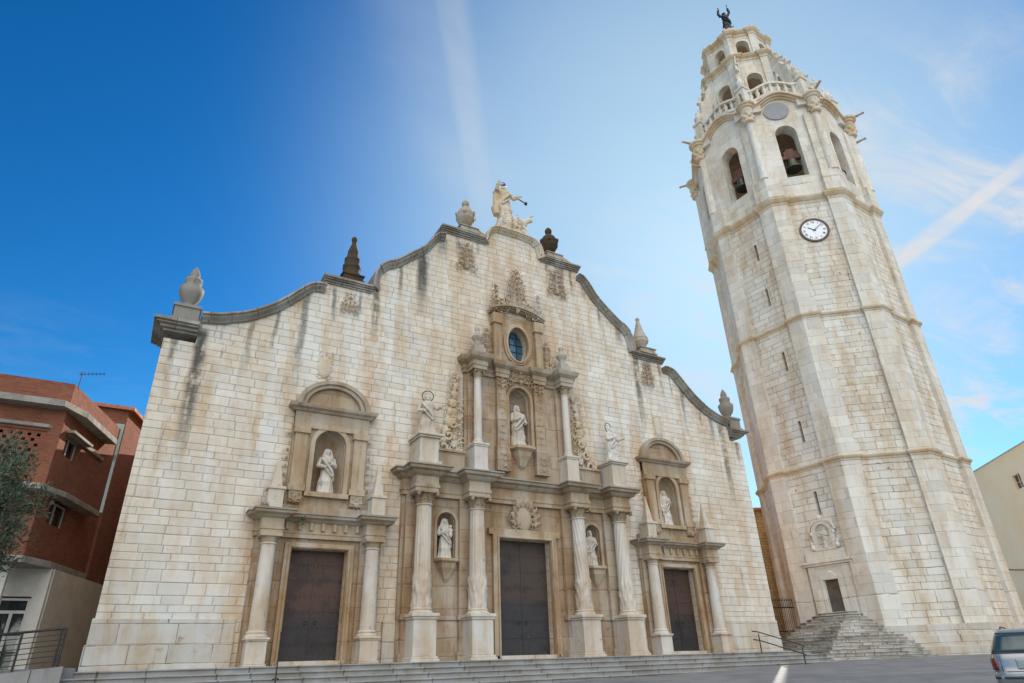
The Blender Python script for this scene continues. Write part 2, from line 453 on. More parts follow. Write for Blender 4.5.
class MB:
    """collects faces and links them as ONE mesh object"""
    def __init__(self):
        self.v, self.f, self.sm = [], [], []
        self.M = None

    def add(self, verts, faces, smooth=False):
        o = len(self.v)
        for p in verts:
            p = Vector(p)
            self.v.append(self.M @ p if self.M else p)
        for f in faces:
            self.f.append([o + i for i in f])
            self.sm.append(smooth)
        return self

    def box(self, x0, x1, y0, y1, z0, z1):
        vs_ = [(x0, y0, z0), (x1, y0, z0), (x1, y1, z0), (x0, y1, z0), (x0, y0, z1), (x1, y0, z1), (x1, y1, z1), (x0, y1, z1)]
        return self.add(vs_, [(0, 3, 2, 1), (4, 5, 6, 7), (0, 1, 5, 4), (1, 2, 6, 5), (2, 3, 7, 6), (3, 0, 4, 7)])

    def prism(self, outer, y0, y1, holes=(), fn=None):
        """a plate: outline in (u, z), front at y0 (towards the viewer) and back at y1, with holes"""
        fn = fn or (lambda u, z, y: (u, y, z))
        loops = [list(outer)] + [list(h) for h in holes]
        flat = [p for l in loops for p in l]
        tris = tessellate_polygon([[Vector((p[0], p[1], 0)) for p in l] for l in loops])
        n = len(flat)
        vs_ = [fn(p[0], p[1], y0) for p in flat] + [fn(p[0], p[1], y1) for p in flat]
        fs = []
        for t in tris:
            a, b, c = [flat[i] for i in t]
            s = (b[0] - a[0]) * (c[1] - a[1]) - (b[1] - a[1]) * (c[0] - a[0])
            t = tuple(t) if s > 0 else tuple(reversed(t))
            fs.append(t)
            fs.append(tuple(i + n for i in reversed(t)))
        o = 0
        for li, l in enumerate(loops):
            k = len(l)
            area = sum(l[i][0] * l[(i + 1) % k][1] - l[(i + 1) % k][0] * l[i][1] for i in range(k))
            fwd = (area > 0) == (li == 0)
            for i in range(k):
                a, b = o + i, o + (i + 1) % k
                fs.append((a, a + n, b + n, b) if fwd else (a, b, b + n, a + n))
            o += k
        return self.add(vs_, fs)

    def plan(self, pts, z0, z1):
        """vertical prism over a plan outline"""
        n = len(pts)
        area = sum(pts[i][0] * pts[(i + 1) % n][1] - pts[(i + 1) % n][0] * pts[i][1] for i in range(n))
        if area < 0:
            pts = list(reversed(pts))
        tris = tessellate_polygon([[Vector((p[0], p[1], 0)) for p in pts]])
        vs_ = [(p[0], p[1], z0) for p in pts] + [(p[0], p[1], z1) for p in pts]
        fs = []
        for t in tris:
            a, b, c = [pts[i] for i in t]
            s = (b[0] - a[0]) * (c[1] - a[1]) - (b[1] - a[1]) * (c[0] - a[0])
            t = tuple(t) if s > 0 else tuple(reversed(t))
            fs.append(tuple(reversed(t)))
            fs.append(tuple(i + n for i in t))
        for i in range(n):
            j = (i + 1) % n
            fs.append((i, j, j + n, i + n))
        return self.add(vs_, fs)

    def loft(self, rings, cap=True, smooth=False, closed=True):
        n = len(rings[0])
        vs_ = [p for r in rings for p in r]
        fs = []
        for k in range(len(rings) - 1):
            for i in range(n if closed else n - 1):
                j = (i + 1) % n
                fs.append((k * n + i, k * n + j, (k + 1) * n + j, (k + 1) * n + i))
        self.add(vs_, fs, smooth)
        if cap:
            self.add(rings[0], [tuple(reversed(range(n)))])
            self.add(rings[-1], [tuple(range(n))])
        return self

    def lathe(self, prof, c=(0, 0, 0), segs=20, rf=None, smooth=True, sx=1., sy=1., a0=0.):
        rings = []
        for k, (r, z) in enumerate(prof):
            ring = []
            for i in range(segs):
                a = a0 + 2 * PI * i / segs
                rr = r * (rf(a, z, k) if rf else 1.)
                ring.append((c[0] + rr * math.cos(a) * sx, c[1] + rr * math.sin(a) * sy, c[2] + z))
            rings.append(ring)
        return self.loft(rings, True, smooth)

    def tube(self, pts, r, segs=8, smooth=True):
        pts = [Vector(p) for p in pts]
        rs = r if hasattr(r, '__len__') else [r] * len(pts)
        rings = []
        up = None
        for i, p in enumerate(pts):
            d = (pts[min(i + 1, len(pts) - 1)] - pts[max(i - 1, 0)]).normalized()
            if up is None:
                up = d.orthogonal().normalized()
            up = (up - d * up.dot(d))
            up = up.normalized() if up.length > 1e-5 else d.orthogonal().normalized()
            s = d.cross(up)
            rings.append([p + (up * math.cos(2 * PI * k / segs) + s * math.sin(2 * PI * k / segs)) * rs[i] for k in range(segs)])
        return self.loft(rings, True, smooth)

    def ball(self, c, r, sx=1., sy=1., sz=1., segs=12, rings=7):
        prof = [(max(.02, math.sin(PI * k / rings)) * r, -math.cos(PI * k / rings) * r * sz) for k in range(rings + 1)]
        return self.lathe(prof, c, segs, None, True, sx, sy)

    def build(self, name, mat, parent=None, remesh=0., bevel=0., loc=None, rotz=0., smooth=None):
        me = bpy.data.meshes.new(name)
        base = Vector(loc) if loc is not None else (WLOC[parent.name] if parent else Vector((0, 0, 0)))
        off = Vector((0, 0, 0)) if loc is not None and parent is None and rotz != 0 else base
        me.from_pydata([p - off for p in self.v], [], self.f)
        uvl = me.uv_layers.new(name='m')
        vts = self.v
        for poly in me.polygons:
            a = poly.normal
            if abs(a.z) < .75:
                t = Vector((-a.y, a.x, 0)).normalized()
                for li in poly.loop_indices:
                    p = vts[me.loops[li].vertex_index]
                    uvl.data[li].uv = (p.dot(t), p.z)
            else:
                for li in poly.loop_indices:
                    p = vts[me.loops[li].vertex_index]
                    uvl.data[li].uv = (p.x, p.y)
        me.polygons.foreach_set('use_smooth', self.sm if smooth is None else [smooth] * len(self.sm))
        me.materials.append(M[mat] if isinstance(mat, str) else mat)
        ob = bpy.data.objects.new(name, me)
        col.objects.link(ob)
        if parent:
            ob.parent = parent
            WLOC[ob.name] = WLOC[parent.name]
        else:
            ob.location = base
            ob.rotation_euler.z = rotz
            WLOC[ob.name] = Vector(base)
        if remesh:
            md = ob.modifiers.new('remesh', 'REMESH')
            md.mode = 'VOXEL'
            md.voxel_size = remesh
            md.use_smooth_shade = True
        if bevel:
            md = ob.modifiers.new('bevel', 'BEVEL')
            md.width = bevel
            md.segments = 2
            md.limit_method = 'ANGLE'
            md.angle_limit = R(40)
        return ob


def tag(o, label=None, cat=None, group=None, kind=None):
    if label: o['label'] = label
    if cat: o['category'] = cat
    if group: o['group'] = group
    if kind: o['kind'] = kind
    return o


def thing(name, loc, label, cat, group=None):
    o = bpy.data.objects.new(name, None)
    o.empty_display_size = .5
    o.location = loc
    col.objects.link(o)
    WLOC[o.name] = Vector(loc)
    return tag(o, label, cat, group)


def arch(cx, hw, z0, zs, rise=None, n=12):
    """outline of a round-headed opening"""
    rise = hw if rise is None else rise
    pts = [(cx - hw, z0), (cx + hw, z0)]
    pts += [(cx + hw * math.cos(PI * k / n), zs + rise * math.sin(PI * k / n)) for k in range(n + 1)]
    return pts


def ell(cx, cz, a, b, n=28):
    return [(cx + a * math.cos(2 * PI * k / n), cz + b * math.sin(2 * PI * k / n)) for k in range(n)]


def rect(x0, x1, z0, z1):
    return [(x0, z0), (x1, z0), (x1, z1), (x0, z1)]


def smooth_curve(pts, n=8):
    out = []
    for i in range(len(pts) - 1):
        p0, p1, p2, p3 = pts[max(i - 1, 0)], pts[i], pts[i + 1], pts[min(i + 2, len(pts) - 1)]
        for k in range(n):
            t = k / n
            q = []
            for a in range(len(p1)):
                q.append(.5 * (2 * p1[a] + (p2[a] - p0[a]) * t + (2 * p0[a] - 5 * p1[a] + 4 * p2[a] - p3[a]) * t * t + (3 * p1[a] - p0[a] - 3 * p2[a] + p3[a]) * t ** 3))
            out.append(tuple(q))
    out.append(tuple(pts[-1]))
    return out


def niche_shell(mb, cx, hw, z0, zs, depth, y=0., fn=None, flutes=0, rise=None):
    """half-round recess with a quarter-sphere head"""
    rise = hw if rise is None else rise
    fn = fn or (lambda u, z, yy: (u, yy, z))
    n = 24 if not flutes else 44
    rows = []
    for z in (z0, (z0 + zs) / 2, zs):
        rows.append([fn(cx - hw * math.cos(PI * k / n), z, y + depth * math.sin(PI * k / n)) for k in range(n + 1)])
    for j in range(1, 8):
        ph = PI / 2 * j / 8
        row = []
        for k in range(n + 1):
            a = PI * k / n
            fl = 1 - (.10 * abs(math.sin(a * flutes)) * math.sin(ph * 1.0) if flutes else 0)
            row.append(fn(cx - hw * math.cos(ph) * math.cos(a), zs + rise * math.sin(ph), y + depth * math.cos(ph) * math.sin(a) * fl))
        rows.append(row)
    row = [fn(cx, zs + rise * .995, y + .01)] * (n + 1)
    rows.append(row)
    fl = []
    m_ = n + 1
    vs_ = [p for r in rows for p in r]
    for r in range(len(rows) - 1):
        for k in range(n):
            fl.append((r * m_ + k, r * m_ + k + 1, (r + 1) * m_ + k + 1, (r + 1) * m_ + k))
    mb.add(vs_, fl, True)
    mb.add([fn(cx - hw, z0, y), fn(cx + hw, z0, y)] + [rows[0][n - k] for k in range(n + 1)], [tuple(range(n + 3))])


def scroll(mb, c, r, turns, start, sgn, y, th, dy=.0):
    pts, rs = [], []
    n = int(14 * turns) + 4
    for k in range(n + 1):
        t = k / n
        a = start + sgn * 2 * PI * turns * t
        rr = r * (1 - t * .85)
        pts.append((c[0] + rr * math.cos(a), y - dy * t, c[1] + rr * math.sin(a)))
        rs.append(th * (1 - .45 * t))
    mb.tube(pts, rs, 6)


def leaf(mb, p, ang, ln, wd, y, lift, curl=0.):
    """pointed acanthus-like leaf lying on a wall face, its tip lifting outward"""
    rows = []
    for k in range(6):
        t = k / 5
        a = ang + curl * t
        cx_, cz_ = p[0] + ln * t * math.cos(a), p[1] + ln * t * math.sin(a)
        w_ = wd * math.sin(PI * min(1., .18 + t * .82)) ** .8 * (1 + .25 * math.cos(k * PI)) + .004
        yy = y - lift * (.25 + .75 * math.sin(t * PI * .62))
        nx_, nz_ = -math.sin(a), math.cos(a)
        th_k = wd * .45
        rows.append([(cx_ + nx_ * w_, yy + wd * .25, cz_ + nz_ * w_), (cx_, yy - wd * .22, cz_), (cx_ - nx_ * w_, yy + wd * .25, cz_ - nz_ * w_), (cx_, yy + th_k, cz_)])
    mb.loft(rows, True)


def carving(mb, cx, z0, z1, hw, y, seed, depth=.16, n=7, taper=.8, centre=True):
    """mirror-symmetric scroll and leaf relief rising on a wall face"""
    r = random.Random(seed)
    h = z1 - z0
    for i in range(n):
        t = (i + .4) / n
        wv = hw * (1 - taper * t) * r.uniform(.6, 1.)
        z = z0 + h * t
        s = min(h / n * 1.25, hw) * r.uniform(.42, .62) * (1 - .25 * t)
        st, tr, sg = r.uniform(0, 6.28), r.uniform(1.3, 1.9), r.choice((-1, 1))
        for mx in (-1, 1):
            m_a = lambda q: q if mx > 0 else PI - q
            scroll(mb, (cx + mx * wv, z), s, tr, m_a(st), sg * mx, y - depth * .30, s * .15, depth * .35)
            for q in range(6):
                an = st + .5 + q * 1.05
                ln_ = s * (.95, .7, 1.15, .75, 1.0, .65)[q]
                leaf(mb, (cx + mx * (wv + s * .8 * math.cos(an)), z + s * .8 * math.sin(an)), m_a(an + .35 * sg), ln_, s * .24, y, depth * .7, .7 * sg * mx)
    if centre:
        for i in range(n):
            t = (i + .5) / n
            s = min(h / n, hw) * .55 * (1.15 - .55 * t)
            zc_ = z0 + h * t
            for q in (-1, 0, 1):
                leaf(mb, (cx, zc_ - s * .6), PI / 2 + q * .75, s * 1.7, s * .30, y - depth * .25, depth * .6, -q * .5)
            mb.ball((cx, y - depth * .5, zc_ - s * .4), s * .26, 1., .8, 1., 8, 6)


def column(cx, cy, r, z0, z1, flutes=0, twist=0., carved=0., square=None, ped=(0., .7), cap_h=.4, seed=1):
    """pedestal, base, shaft and leafy capital; returns three mesh builders"""
    p, s, k = MB(), MB(), MB()
    pw = square or r * 1.45
    pz0, pz1 = ped
    hp = pz1 - pz0
    for (e, a, b) in ((1.22, 0, .10), (1.12, .10, .15), (1., .15, .88), (1.1, .88, .93), (1.2, .93, 1.)):
        p.box(cx - pw * e, cx + pw * e, cy - pw * e, -.0, pz0 + hp * a, pz0 + hp * b)
    p.lathe([(r * 1.35, 0), (r * 1.38, .05), (r * 1.22, .09), (r * 1.15, .12), (r * 1.26, .16), (r * 1.06, .21), (r * .9, .24)], (cx, cy, pz1), 24)
    zb, zt = z0, z1 - cap_h
    prof = []
    nrow = 30
    for i in range(nrow + 1):
        t = i / nrow
        prof.append((r * (1 - .14 * t ** 1.6), zb + (zt - zb) * t))
    zc_ = zb + (zt - zb) * carved

    def rf(a, z, kk):
        if carved and z < zc_:
            q = noise.noise(Vector((math.cos(a) * 4.0, math.sin(a) * 4.0, z * 5.5 + seed * 7)))
            return 1.05 + .30 * q + (.07 if abs(z - zc_) < .10 else 0)
        if flutes:
            return 1 - .15 * (1 - abs(math.cos(flutes * (a + twist * (z - zb)) / 2)) ** .7)
        return 1.
    s.lathe(prof, (cx, cy, 0), 72 if flutes or carved else 28, rf)
    s.lathe([(r * .93, zt - .06), (r * 1.02, zt - .04), (r * 1.02, zt - .01), (r * .9, zt)], (cx, cy, 0), 24)
    rt = r * .86
    k.lathe([(rt, zt), (rt * 1.02, zt + cap_h * .4), (rt * 1.3, zt + cap_h * .86)], (cx, cy, 0), 20)
    e = rt * 1.62
    k.box(cx - e, cx + e, cy - e, cy + e, zt + cap_h * .86, zt + cap_h)
    for row, (zz, rr, nn) in enumerate(((.02, 1.04, 8), (.34, 1.08, 8))):
        for i in range(nn):
            a = 2 * PI * (i + .5 * row) / nn
            ca_, sa_ = math.cos(a), math.sin(a)
            rws = []
            for q in range(6):
                t = q / 5
                ro = rt * (rr + .62 * t ** 2.4)
                zz_ = zt + cap_h * (zz + .46 * math.sin(t * PI * .58))
                w_ = rt * .30 * math.sin(PI * (.30 + .66 * t)) * (1 + .18 * math.cos(q * PI))
                rws.append([(cx + ro * ca_ - sa_ * w_, cy + ro * sa_ + ca_ * w_, zz_), (cx + (ro + rt * .08) * ca_, cy + (ro + rt * .08) * sa_, zz_), (cx + ro * ca_ + sa_ * w_, cy + ro * sa_ - ca_ * w_, zz_), (cx + (ro - rt * .14) * ca_, cy + (ro - rt * .14) * sa_, zz_)])
            k.loft(rws, True)
    for sx_ in (-1, 1):
        for sy_ in (-1, 1):
            k.ball((cx + sx_ * e * .86, cy + sy_ * e * .86, zt + cap_h * .72), rt * .3, 1, 1, 1, 8, 6)
    return p, s, k


def figure(h=1.8, seed=1, arm_l='chest', arm_r='side', turn=0., beard=False, bare_legs=False, veil=False, child=False, book=False, staff=False, halo=False, lean=1, wide=1.):
    """robed standing figure facing -y, feet at z = 0; one continuous body"""
    mb = MB()
    r = random.Random(seed)
    H = h
    # plinth block under the feet
    mb.lathe([(H * .20, -.02 * H), (H * .20, .03 * H), (H * .18, .045 * H)], (0, 0, 0), 10, sy=.8)
    prof = [(.03, .175), (.08, .168), (.16, .155), (.25, .146), (.34, .142), (.42, .143), (.50, .140), (.56, .126), (.62, .118), (.68, .128), (.74, .142), (.79, .140), (.815, .118), (.83, .07), (.845, .045), (.875, .04)]
    rings = []
    for (t, rr) in prof:
        ox = lean * .022 * H * math.sin(PI * t * 1.05)
        ring = []
        fold = max(0., 1 - t / .72)
        for k in range(56):
            a = 2 * PI * k / 56
            f = 1 + fold * .13 * math.sin(7 * a + 5 * t + seed) + fold * .085 * math.sin(13 * a - 9 * t + seed * 2) + .025 * math.sin(3 * a + 14 * t + seed)
            if bare_legs and t < .33 and abs(math.sin(a)) > .75 and math.sin(a) < 0:
                f *= .60
            kn = .012 * H * math.exp(-((t - .27) / .06) ** 2) * max(0, math.cos(a + PI / 2 + lean * .6)) * 3
            ring.append((ox + (rr * H * wide * f + kn) * math.cos(a), (rr * .70 * H * f + kn) * math.sin(a), t * H))
        rings.append(ring)
    mb.loft(rings, True, True)
    # mantle falling diagonally
    mp = [(-lean * .13 * H, -.05 * H, .78 * H), (-lean * .05 * H, -.115 * H, .66 * H), (lean * .05 * H, -.125 * H, .54 * H), (lean * .13 * H, -.09 * H, .42 * H), (lean * .16 * H, -.03 * H, .28 * H)]
    mb.tube(smooth_curve(mp, 4), [.030 * H] * 17, 7)
    mp2 = [(-lean * .10 * H, -.09 * H, .60 * H), (0, -.135 * H, .47 * H), (lean * .12 * H, -.11 * H, .36 * H)]
    mb.tube(smooth_curve(mp2, 4), [.022 * H] * 9, 6)
    # head
    hx = .008 * H * lean
    tz = .93 * H
    ct, st = math.cos(turn), math.sin(turn)

    def hp(x, y, z): return (hx + x * ct - y * st, x * st + y * ct, tz + z)
    mb.ball(hp(0, 0, 0), .060 * H, .88, 1.0, 1.18, 14, 10)
    mb.ball(hp(0, -.012 * H, -.035 * H), .043 * H, .9, 1, 1., 10, 7)
    mb.tube([hp(0, -.058 * H, .012 * H), hp(0, -.072 * H, -.010 * H)], [.007 * H, .011 * H], 6)
    for s in (-1, 1):
        mb.ball(hp(s * .024 * H, -.050 * H, .020 * H), .013 * H, 1.4, .7, .6, 7, 5)
        mb.ball(hp(s * .055 * H, .005 * H, 0), .014 * H, .5, 1, 1.4, 6, 5)
    mb.tube([hp(-.016 * H, -.055 * H, -.026 * H), hp(.016 * H, -.055 * H, -.026 * H)], .006 * H, 5)
    for k in range(16):
        a = PI * k / 15
        mb.ball(hp(.055 * H * math.cos(a), .022 * H, .012 * H + .055 * H * math.sin(a)), .024 * H, 1, 1.2, 1, 7, 5)
    for s in (-1, 1):
        mb.tube([hp(s * .05 * H, .02 * H, .03 * H), hp(s * .062 * H, .025 * H, -.04 * H), hp(s * .055 * H, .02 * H, -.09 * H)], [.02 * H, .024 * H, .018 * H], 6)
    if beard:
        mb.tube([hp(0, -.045 * H, -.035 * H), hp(0, -.062 * H, -.075 * H), hp(0, -.055 * H, -.105 * H)], [.036 * H, .030 * H, .012 * H], 8)
    if veil:
        for s in (-1, 1):
            mb.tube([hp(s * .04 * H, .01 * H, .065 * H), hp(s * .085 * H, .02 * H, -.05 * H), hp(s * .12 * H, .02 * H, -.17 * H)], [.035 * H, .035 * H, .045 * H], 7)
    # arms
    hands = []
    for s, mode in ((-1, arm_r), (1, arm_l)):
        sh = Vector((s * .130 * H * wide, 0, .785 * H))
        if mode == 'chest':
            el, ha = Vector((s * .185 * H, -.03 * H, .60 * H)), Vector((s * .035 * H, -.145 * H, .665 * H))
        elif mode == 'waist':
            el, ha = Vector((s * .195 * H, .0, .60 * H)), Vector((s * .09 * H, -.17 * H, .56 * H))
        elif mode == 'up':
            el, ha = Vector((s * .235 * H, -.05 * H, .76 * H)), Vector((s * .215 * H, -.11 * H, .96 * H))
        elif mode == 'out':
            el, ha = Vector((s * .22 * H, -.05 * H, .64 * H)), Vector((s * .335 * H, -.14 * H, .70 * H))
        elif mode == 'high':
            el, ha = Vector((s * .20 * H, -.03 * H, .93 * H)), Vector((s * .17 * H, -.05 * H, 1.12 * H))
        else:
            el, ha = Vector((s * .185 * H, .01 * H, .60 * H)), Vector((s * .185 * H, -.06 * H, .44 * H))
        mb.tube(smooth_curve([tuple(sh), tuple((sh + el) / 2), tuple(el)], 3), [.050 * H, .050 * H, .049 * H, .047 * H, .046 * H, .046 * H, .045 * H], 9)
        d = (ha - el).normalized()
        mb.tube([el - d * .01 * H, el + (ha - el) * .55, el + (ha - el) * .78], [.046 * H, .044 * H, .050 * H], 9)
        mb.tube([el + (ha - el) * .75, ha], [.024 * H, .019 * H], 7)
        sd_ = d.cross(Vector((0, -1, .2))).normalized()
        mb.ball(tuple(ha + d * .018 * H), .026 * H, 1, .8, 1., 8, 6)
        for q, ln in ((-1.2, .042), (-.4, .050), (.4, .048), (1.2, .038)):
            b0 = ha + d * .030 * H + sd_ * q * .013 * H
            b1 = b0 + d * ln * H * .6 + Vector((0, -.006 * H, 0))
            b2 = b1 + d * ln * H * .3 + Vector((0, .012 * H, -.012 * H))
            mb.tube([b0, b1, b2], [.0085 * H, .008 * H, .006 * H], 5)
        b0 = ha + d * .01 * H + sd_ * .024 * H
        mb.tube([b0, b0 + (sd_ + d) * .018 * H, b0 + (sd_ * .7 + d * 1.5) * .024 * H], [.010 * H, .009 * H, .007 * H], 5)
        hands.append(ha)
    if book:
        ha = hands[1]
        mb.add([], [])
        c_ = ha + Vector((.02 * H, -.02 * H, .02 * H))
        mb.box(c_.x - .06 * H, c_.x + .06 * H, c_.y - .02 * H, c_.y + .03 * H, c_.z - .05 * H, c_.z + .09 * H)
    if staff:
        ha = hands[0]
        mb.tube([(ha.x, ha.y, .02 * H), (ha.x, ha.y, 1.12 * H)], .016 * H, 7)
        mb.tube([(ha.x - .07 * H, ha.y, 1.03 * H), (ha.x + .07 * H, ha.y, 1.03 * H)], .015 * H, 6)
    if child:
        cx_, cy_, cz_ = .125 * H, -.10 * H, .64 * H
        mb.tube([(cx_, cy_, cz_ - .06 * H), (cx_, cy_, cz_ + .06 * H), (cx_ - .004 * H, cy_, cz_ + .11 * H)], [.058 * H, .055 * H, .03 * H], 9)
        mb.ball((cx_ - .005 * H, cy_ - .005 * H, cz_ + .155 * H), .043 * H, 1, 1, 1.1, 10, 7)
        mb.tube([(cx_ - .03 * H, cy_ - .03 * H, cz_ - .05 * H), (cx_ - .03 * H, cy_ - .085 * H, cz_ - .07 * H), (cx_ - .02 * H, cy_ - .08 * H, cz_ - .14 * H)], [.028 * H, .024 * H, .016 * H], 7)
        mb.tube([(cx_ + .04 * H, cy_ - .01 * H, cz_ + .08 * H), (cx_ + .04 * H, cy_ - .07 * H, cz_ + .05 * H)], [.02 * H, .014 * H], 6)
    return mb


def ring_tube(c, r, th, n=28):
    mb = MB()
    pts = [Vector((c[0] + r * math.cos(2 * PI * k / n), c[1], c[2] + r * math.sin(2 * PI * k / n))) for k in range(n + 1)]
    mb.tube(pts, th, 6)
    return mb


def ground_z(x, y):
    return -1.75 + .032 * (.515 * (x + 15) + .857 * (y + 25))


# ------------------------------------------------------------------ ground, platform, steps
g = MB()
NG = 24
pts = []
for i in range(NG + 1):
    for j in range(NG + 1):
        x = -600 + 1200 * (i / NG)
        y = -600 + 1200 * (j / NG)
        pts.append((x, y))
rngs = [-600, -200, -80, -50, -38, -30, -24, -18, -12, -6, 0, 6, 12, 18, 24, 30, 40, 55, 80, 200, 600]
vs_, fs = [], []
n_ = len(rngs)
for x in rngs:
    for y in rngs:
        s = .515 * (x + 15) + .857 * (y + 25)
        s = max(-8., min(s, 48.))
        vs_.append((x, y, -1.75 + .032 * s))
for i in range(n_ - 1):
    for j in range(n_ - 1):
        a = i * n_ + j
        fs.append((a, a + n_, a + n_ + 1, a + 1))
g.add(vs_, fs)
tag(g.build('plaza_ground', 'paving'), kind='structure')

st = MB()
RISE, TREAD, PF = .165, .36, -2.0
for k in range(9):
    z1 = -.12 - k * RISE
    y0 = PF - k * TREAD
    xe = 16.6 + .30 * k if k < 4 else 17.5
    xr = 15.3 + .16 * k
    st.prism([(-16.4, z1 - RISE - .02), (xr, z1 - RISE - .02), (xr, z1 - .045), (-16.4, z1 - .045)], y0 + .055, y0 + TREAD + .2)
    st.prism([(-16.4, z1 - .045), (xr, z1 - .045), (xr, z1), (-16.4, z1)], y0, y0 + TREAD + (.2 if k else 2.6))
steps = st.build('church_steps', 'steps', bevel=.012)
tag(steps, 'long flight of worn pale stone steps running along the foot of the church front', 'steps')

pl = MB()
pl.box(-24., -15.75, -2.05, 4.6, -1.6, -.02)
tag(pl.build('terrace_paving', 'paving'), kind='structure')

# ------------------------------------------------------------------ church
X0 = -.1
church = thing('church', (0, 0, 0), 'baroque stone church with a broad curving gabled front and three carved portals', 'church')

half = [(14.5, 11.7), (14.5, 12.38)]
c1 = smooth_curve([(14.5, 12.38), (13.7, 12.55), (12.8, 12.9), (11.9, 13.5), (11.2, 14.25), (10.65, 14.8), (10.15, 15.0), (9.85, 14.98)], 4)
c2 = smooth_curve([(7.8, 15.5), (7.72, 16.35), (7.35, 16.95), (6.7, 17.4), (6.0, 18.0), (5.4, 18.55), (4.95, 19.2), (4.55, 19.62), (4.2, 19.72)], 4)
c3 = smooth_curve([(1.85, 20.1), (1.72, 20.75), (1.45, 21.1), (1.0, 21.28), (0., 21.32)], 4)
b2z, b3z = 15.55, 20.3


def outline(dz):
    rt = [(15.38, -1.3), (15.38, 11.4 - dz), (14.5, 11.4 - dz)] + [(x, z - dz) for x, z in c1] + [(9.85, b2z - dz), (7.8, b2z - dz)] + [(x, z - dz) for x, z in c2] + [(4.2, b3z - dz), (1.85, b3z - dz)] + [(x, z - dz) for x, z in c3]
    lf = [(-x if x < 15.3 else -15.6, z) for x, z in reversed(rt[:-1])]
    return rt + lf


PX = (-8.97, 8.77)          # side portal axes
DW, DH = 1.04, 3.72
holes = []
for px in PX:
    holes.append(rect(px - DW, px + DW, -.02, DH))
    holes.append(arch(px, .62, 5.82, 7.70))
holes.append(rect(X0 - 1.32, X0 + 1.32, -.02, 4.57))
holes.append(arch(X0, .58, 8.75, 11.2))
holes.append(ell(X0 + .03, 14.2, .58, .93))
NX = (-3.86, 3.66)
for nx in NX:
    holes.append(arch(nx, .42, 3.6, 5.07))
hs2 = [h for h in holes]
wall = MB()
wall.prism([(x, z) for x, z in outline(.25)], 0., 1.6, hs2)
facade = wall.build('facade_wall', 'facade', church)

# low projecting foot of the wall
for (x_0, x_1, y_0, z_0, z_1) in ((-15.72, -11.5, -.11, -1.3, .62), (-15.67, -11.5, -.07, .62, 1.36), (10.95, 15.46, -.08, -1.3, .62), (10.95, 15.42, -.05, .62, 1.36), (-6.35, -5.85, -.10, -.3, 1.30), (5.55, 6.0, -.10, -.3, 1.30)):
    ft = MB()
    ft.box(x_0, x_1, y_0, 1.5, z_0, z_1)
    ft.build('wall_foot', 'foot', church, bevel=.02)

# hidden nave behind the front
nv = MB()
nv.box(-14.4, 14.2, 1.6, 46, -1.3, 10.6)
nv.prism([(-14.4, 10.6), (14.2, 10.6), (6, 12.6), (6, 14.0), (0, 16.4), (-6, 14.0), (-6, 12.6)], 1.65, 45.8)
nv.build('nave', 'alley', church)

# copings along the gable
cp = MB()


def coping(mb, pts, th=.46, seed=0):
    """moulded stone coping along an outline (x, z)"""
    n = len(pts)
    nor = []
    for i in range(n):
        a, b = Vector(pts[max(i - 1, 0)]), Vector(pts[min(i + 1, n - 1)])
        d = (b - a).normalized()
        q = Vector((-d.y, d.x))
        if q.y < 0 or (abs(q.y) < .02 and False):
            q = -q
        nor.append(q)
    # keep normals pointing to the same side
    for i in range(1, n):
        if nor[i].dot(nor[i - 1]) < 0:
            nor[i] = -nor[i]
    prof = [(1.9, 0.), (-.36, 0.), (-.38, -th * .24), (-.29, -th * .34), (-.27, -th * .52), (-.14, -th * .8), (-.09, -th), (1.8, -th)]
    rr_ = random.Random(int(abs(seed) * 10) + n)
    i = 0
    while i < n - 1:        # separate coping stones with open joints
        k = min(n - 1, i + rr_.choice((4, 5, 5, 6)))
        if n - 1 - k < 3:
            k = n - 1
        j1, j2, ex = rr_.uniform(-.02, .02), rr_.uniform(-.03, .03), rr_.uniform(-.015, .015)
        rings = []
        for q in range(i, k + 1):
            wob = .02 * noise.noise(Vector((pts[q][0] * 1.7 + seed, pts[q][1] * 1.7, 0))) + j1
            sh_ = Vector((0, 0))
            if q == i and i > 0:
                sh_ = (Vector(pts[q + 1]) - Vector(pts[q])).normalized() * .010
            if q == k and k < n - 1:
                sh_ = (Vector(pts[q - 1]) - Vector(pts[q])).normalized() * .010
            rings.append([(pts[q][0] + sh_.x + nor[q].x * (e + wob), y + (j2 if y < 0 else 0), pts[q][1] + sh_.y + nor[q].y * (e + wob)) for (y, e) in prof])
        mb.loft(rings, True)
        i = k


def cop_out(mb):
    mb.build('gable_coping', 'coping', church, bevel=.015)


for s in (1, -1):
    for pts_, sd_ in ((c1, s), (c2, s * 3)):
        cp = MB()
        coping(cp, [(s * x, z) for x, z in pts_], .36, sd_)
        cop_out(cp)
    # level blocks that carry the finials
    for (xa, xb, zt) in ((7.78, 9.95, b2z), (1.75, 4.3, b3z)):
        cp = MB()
        for (e, a, b) in ((.30, 0, .11), (.23, .11, .18), (.15, .18, .27), (.08, .27, .35)):
            x_0, x_1 = sorted((s * (xa - .3 * e), s * (xb + .3 * e)))
            cp.box(x_0, x_1, -e, 1.75 + e, zt - b, zt - a)
        cop_out(cp)
    cp = MB()
    for (e, a, b) in ((.46, 0, .12), (.36, .12, .20), (.22, .20, .32), (.10, .32, .42)):
        x_0, x_1 = sorted((s * 14.52, s * ((15.6 if s < 0 else 15.4) + e)))
        cp.box(x_0, x_1, -e, 1.6 + e, 11.85 - b, 11.85 - a)
    x_0, x_1 = sorted((s * 14.4, s * 14.95))
    cp.box(x_0, x_1, -.03, 1.6, 11.84, 12.2)
    cop_out(cp)
cp = MB()
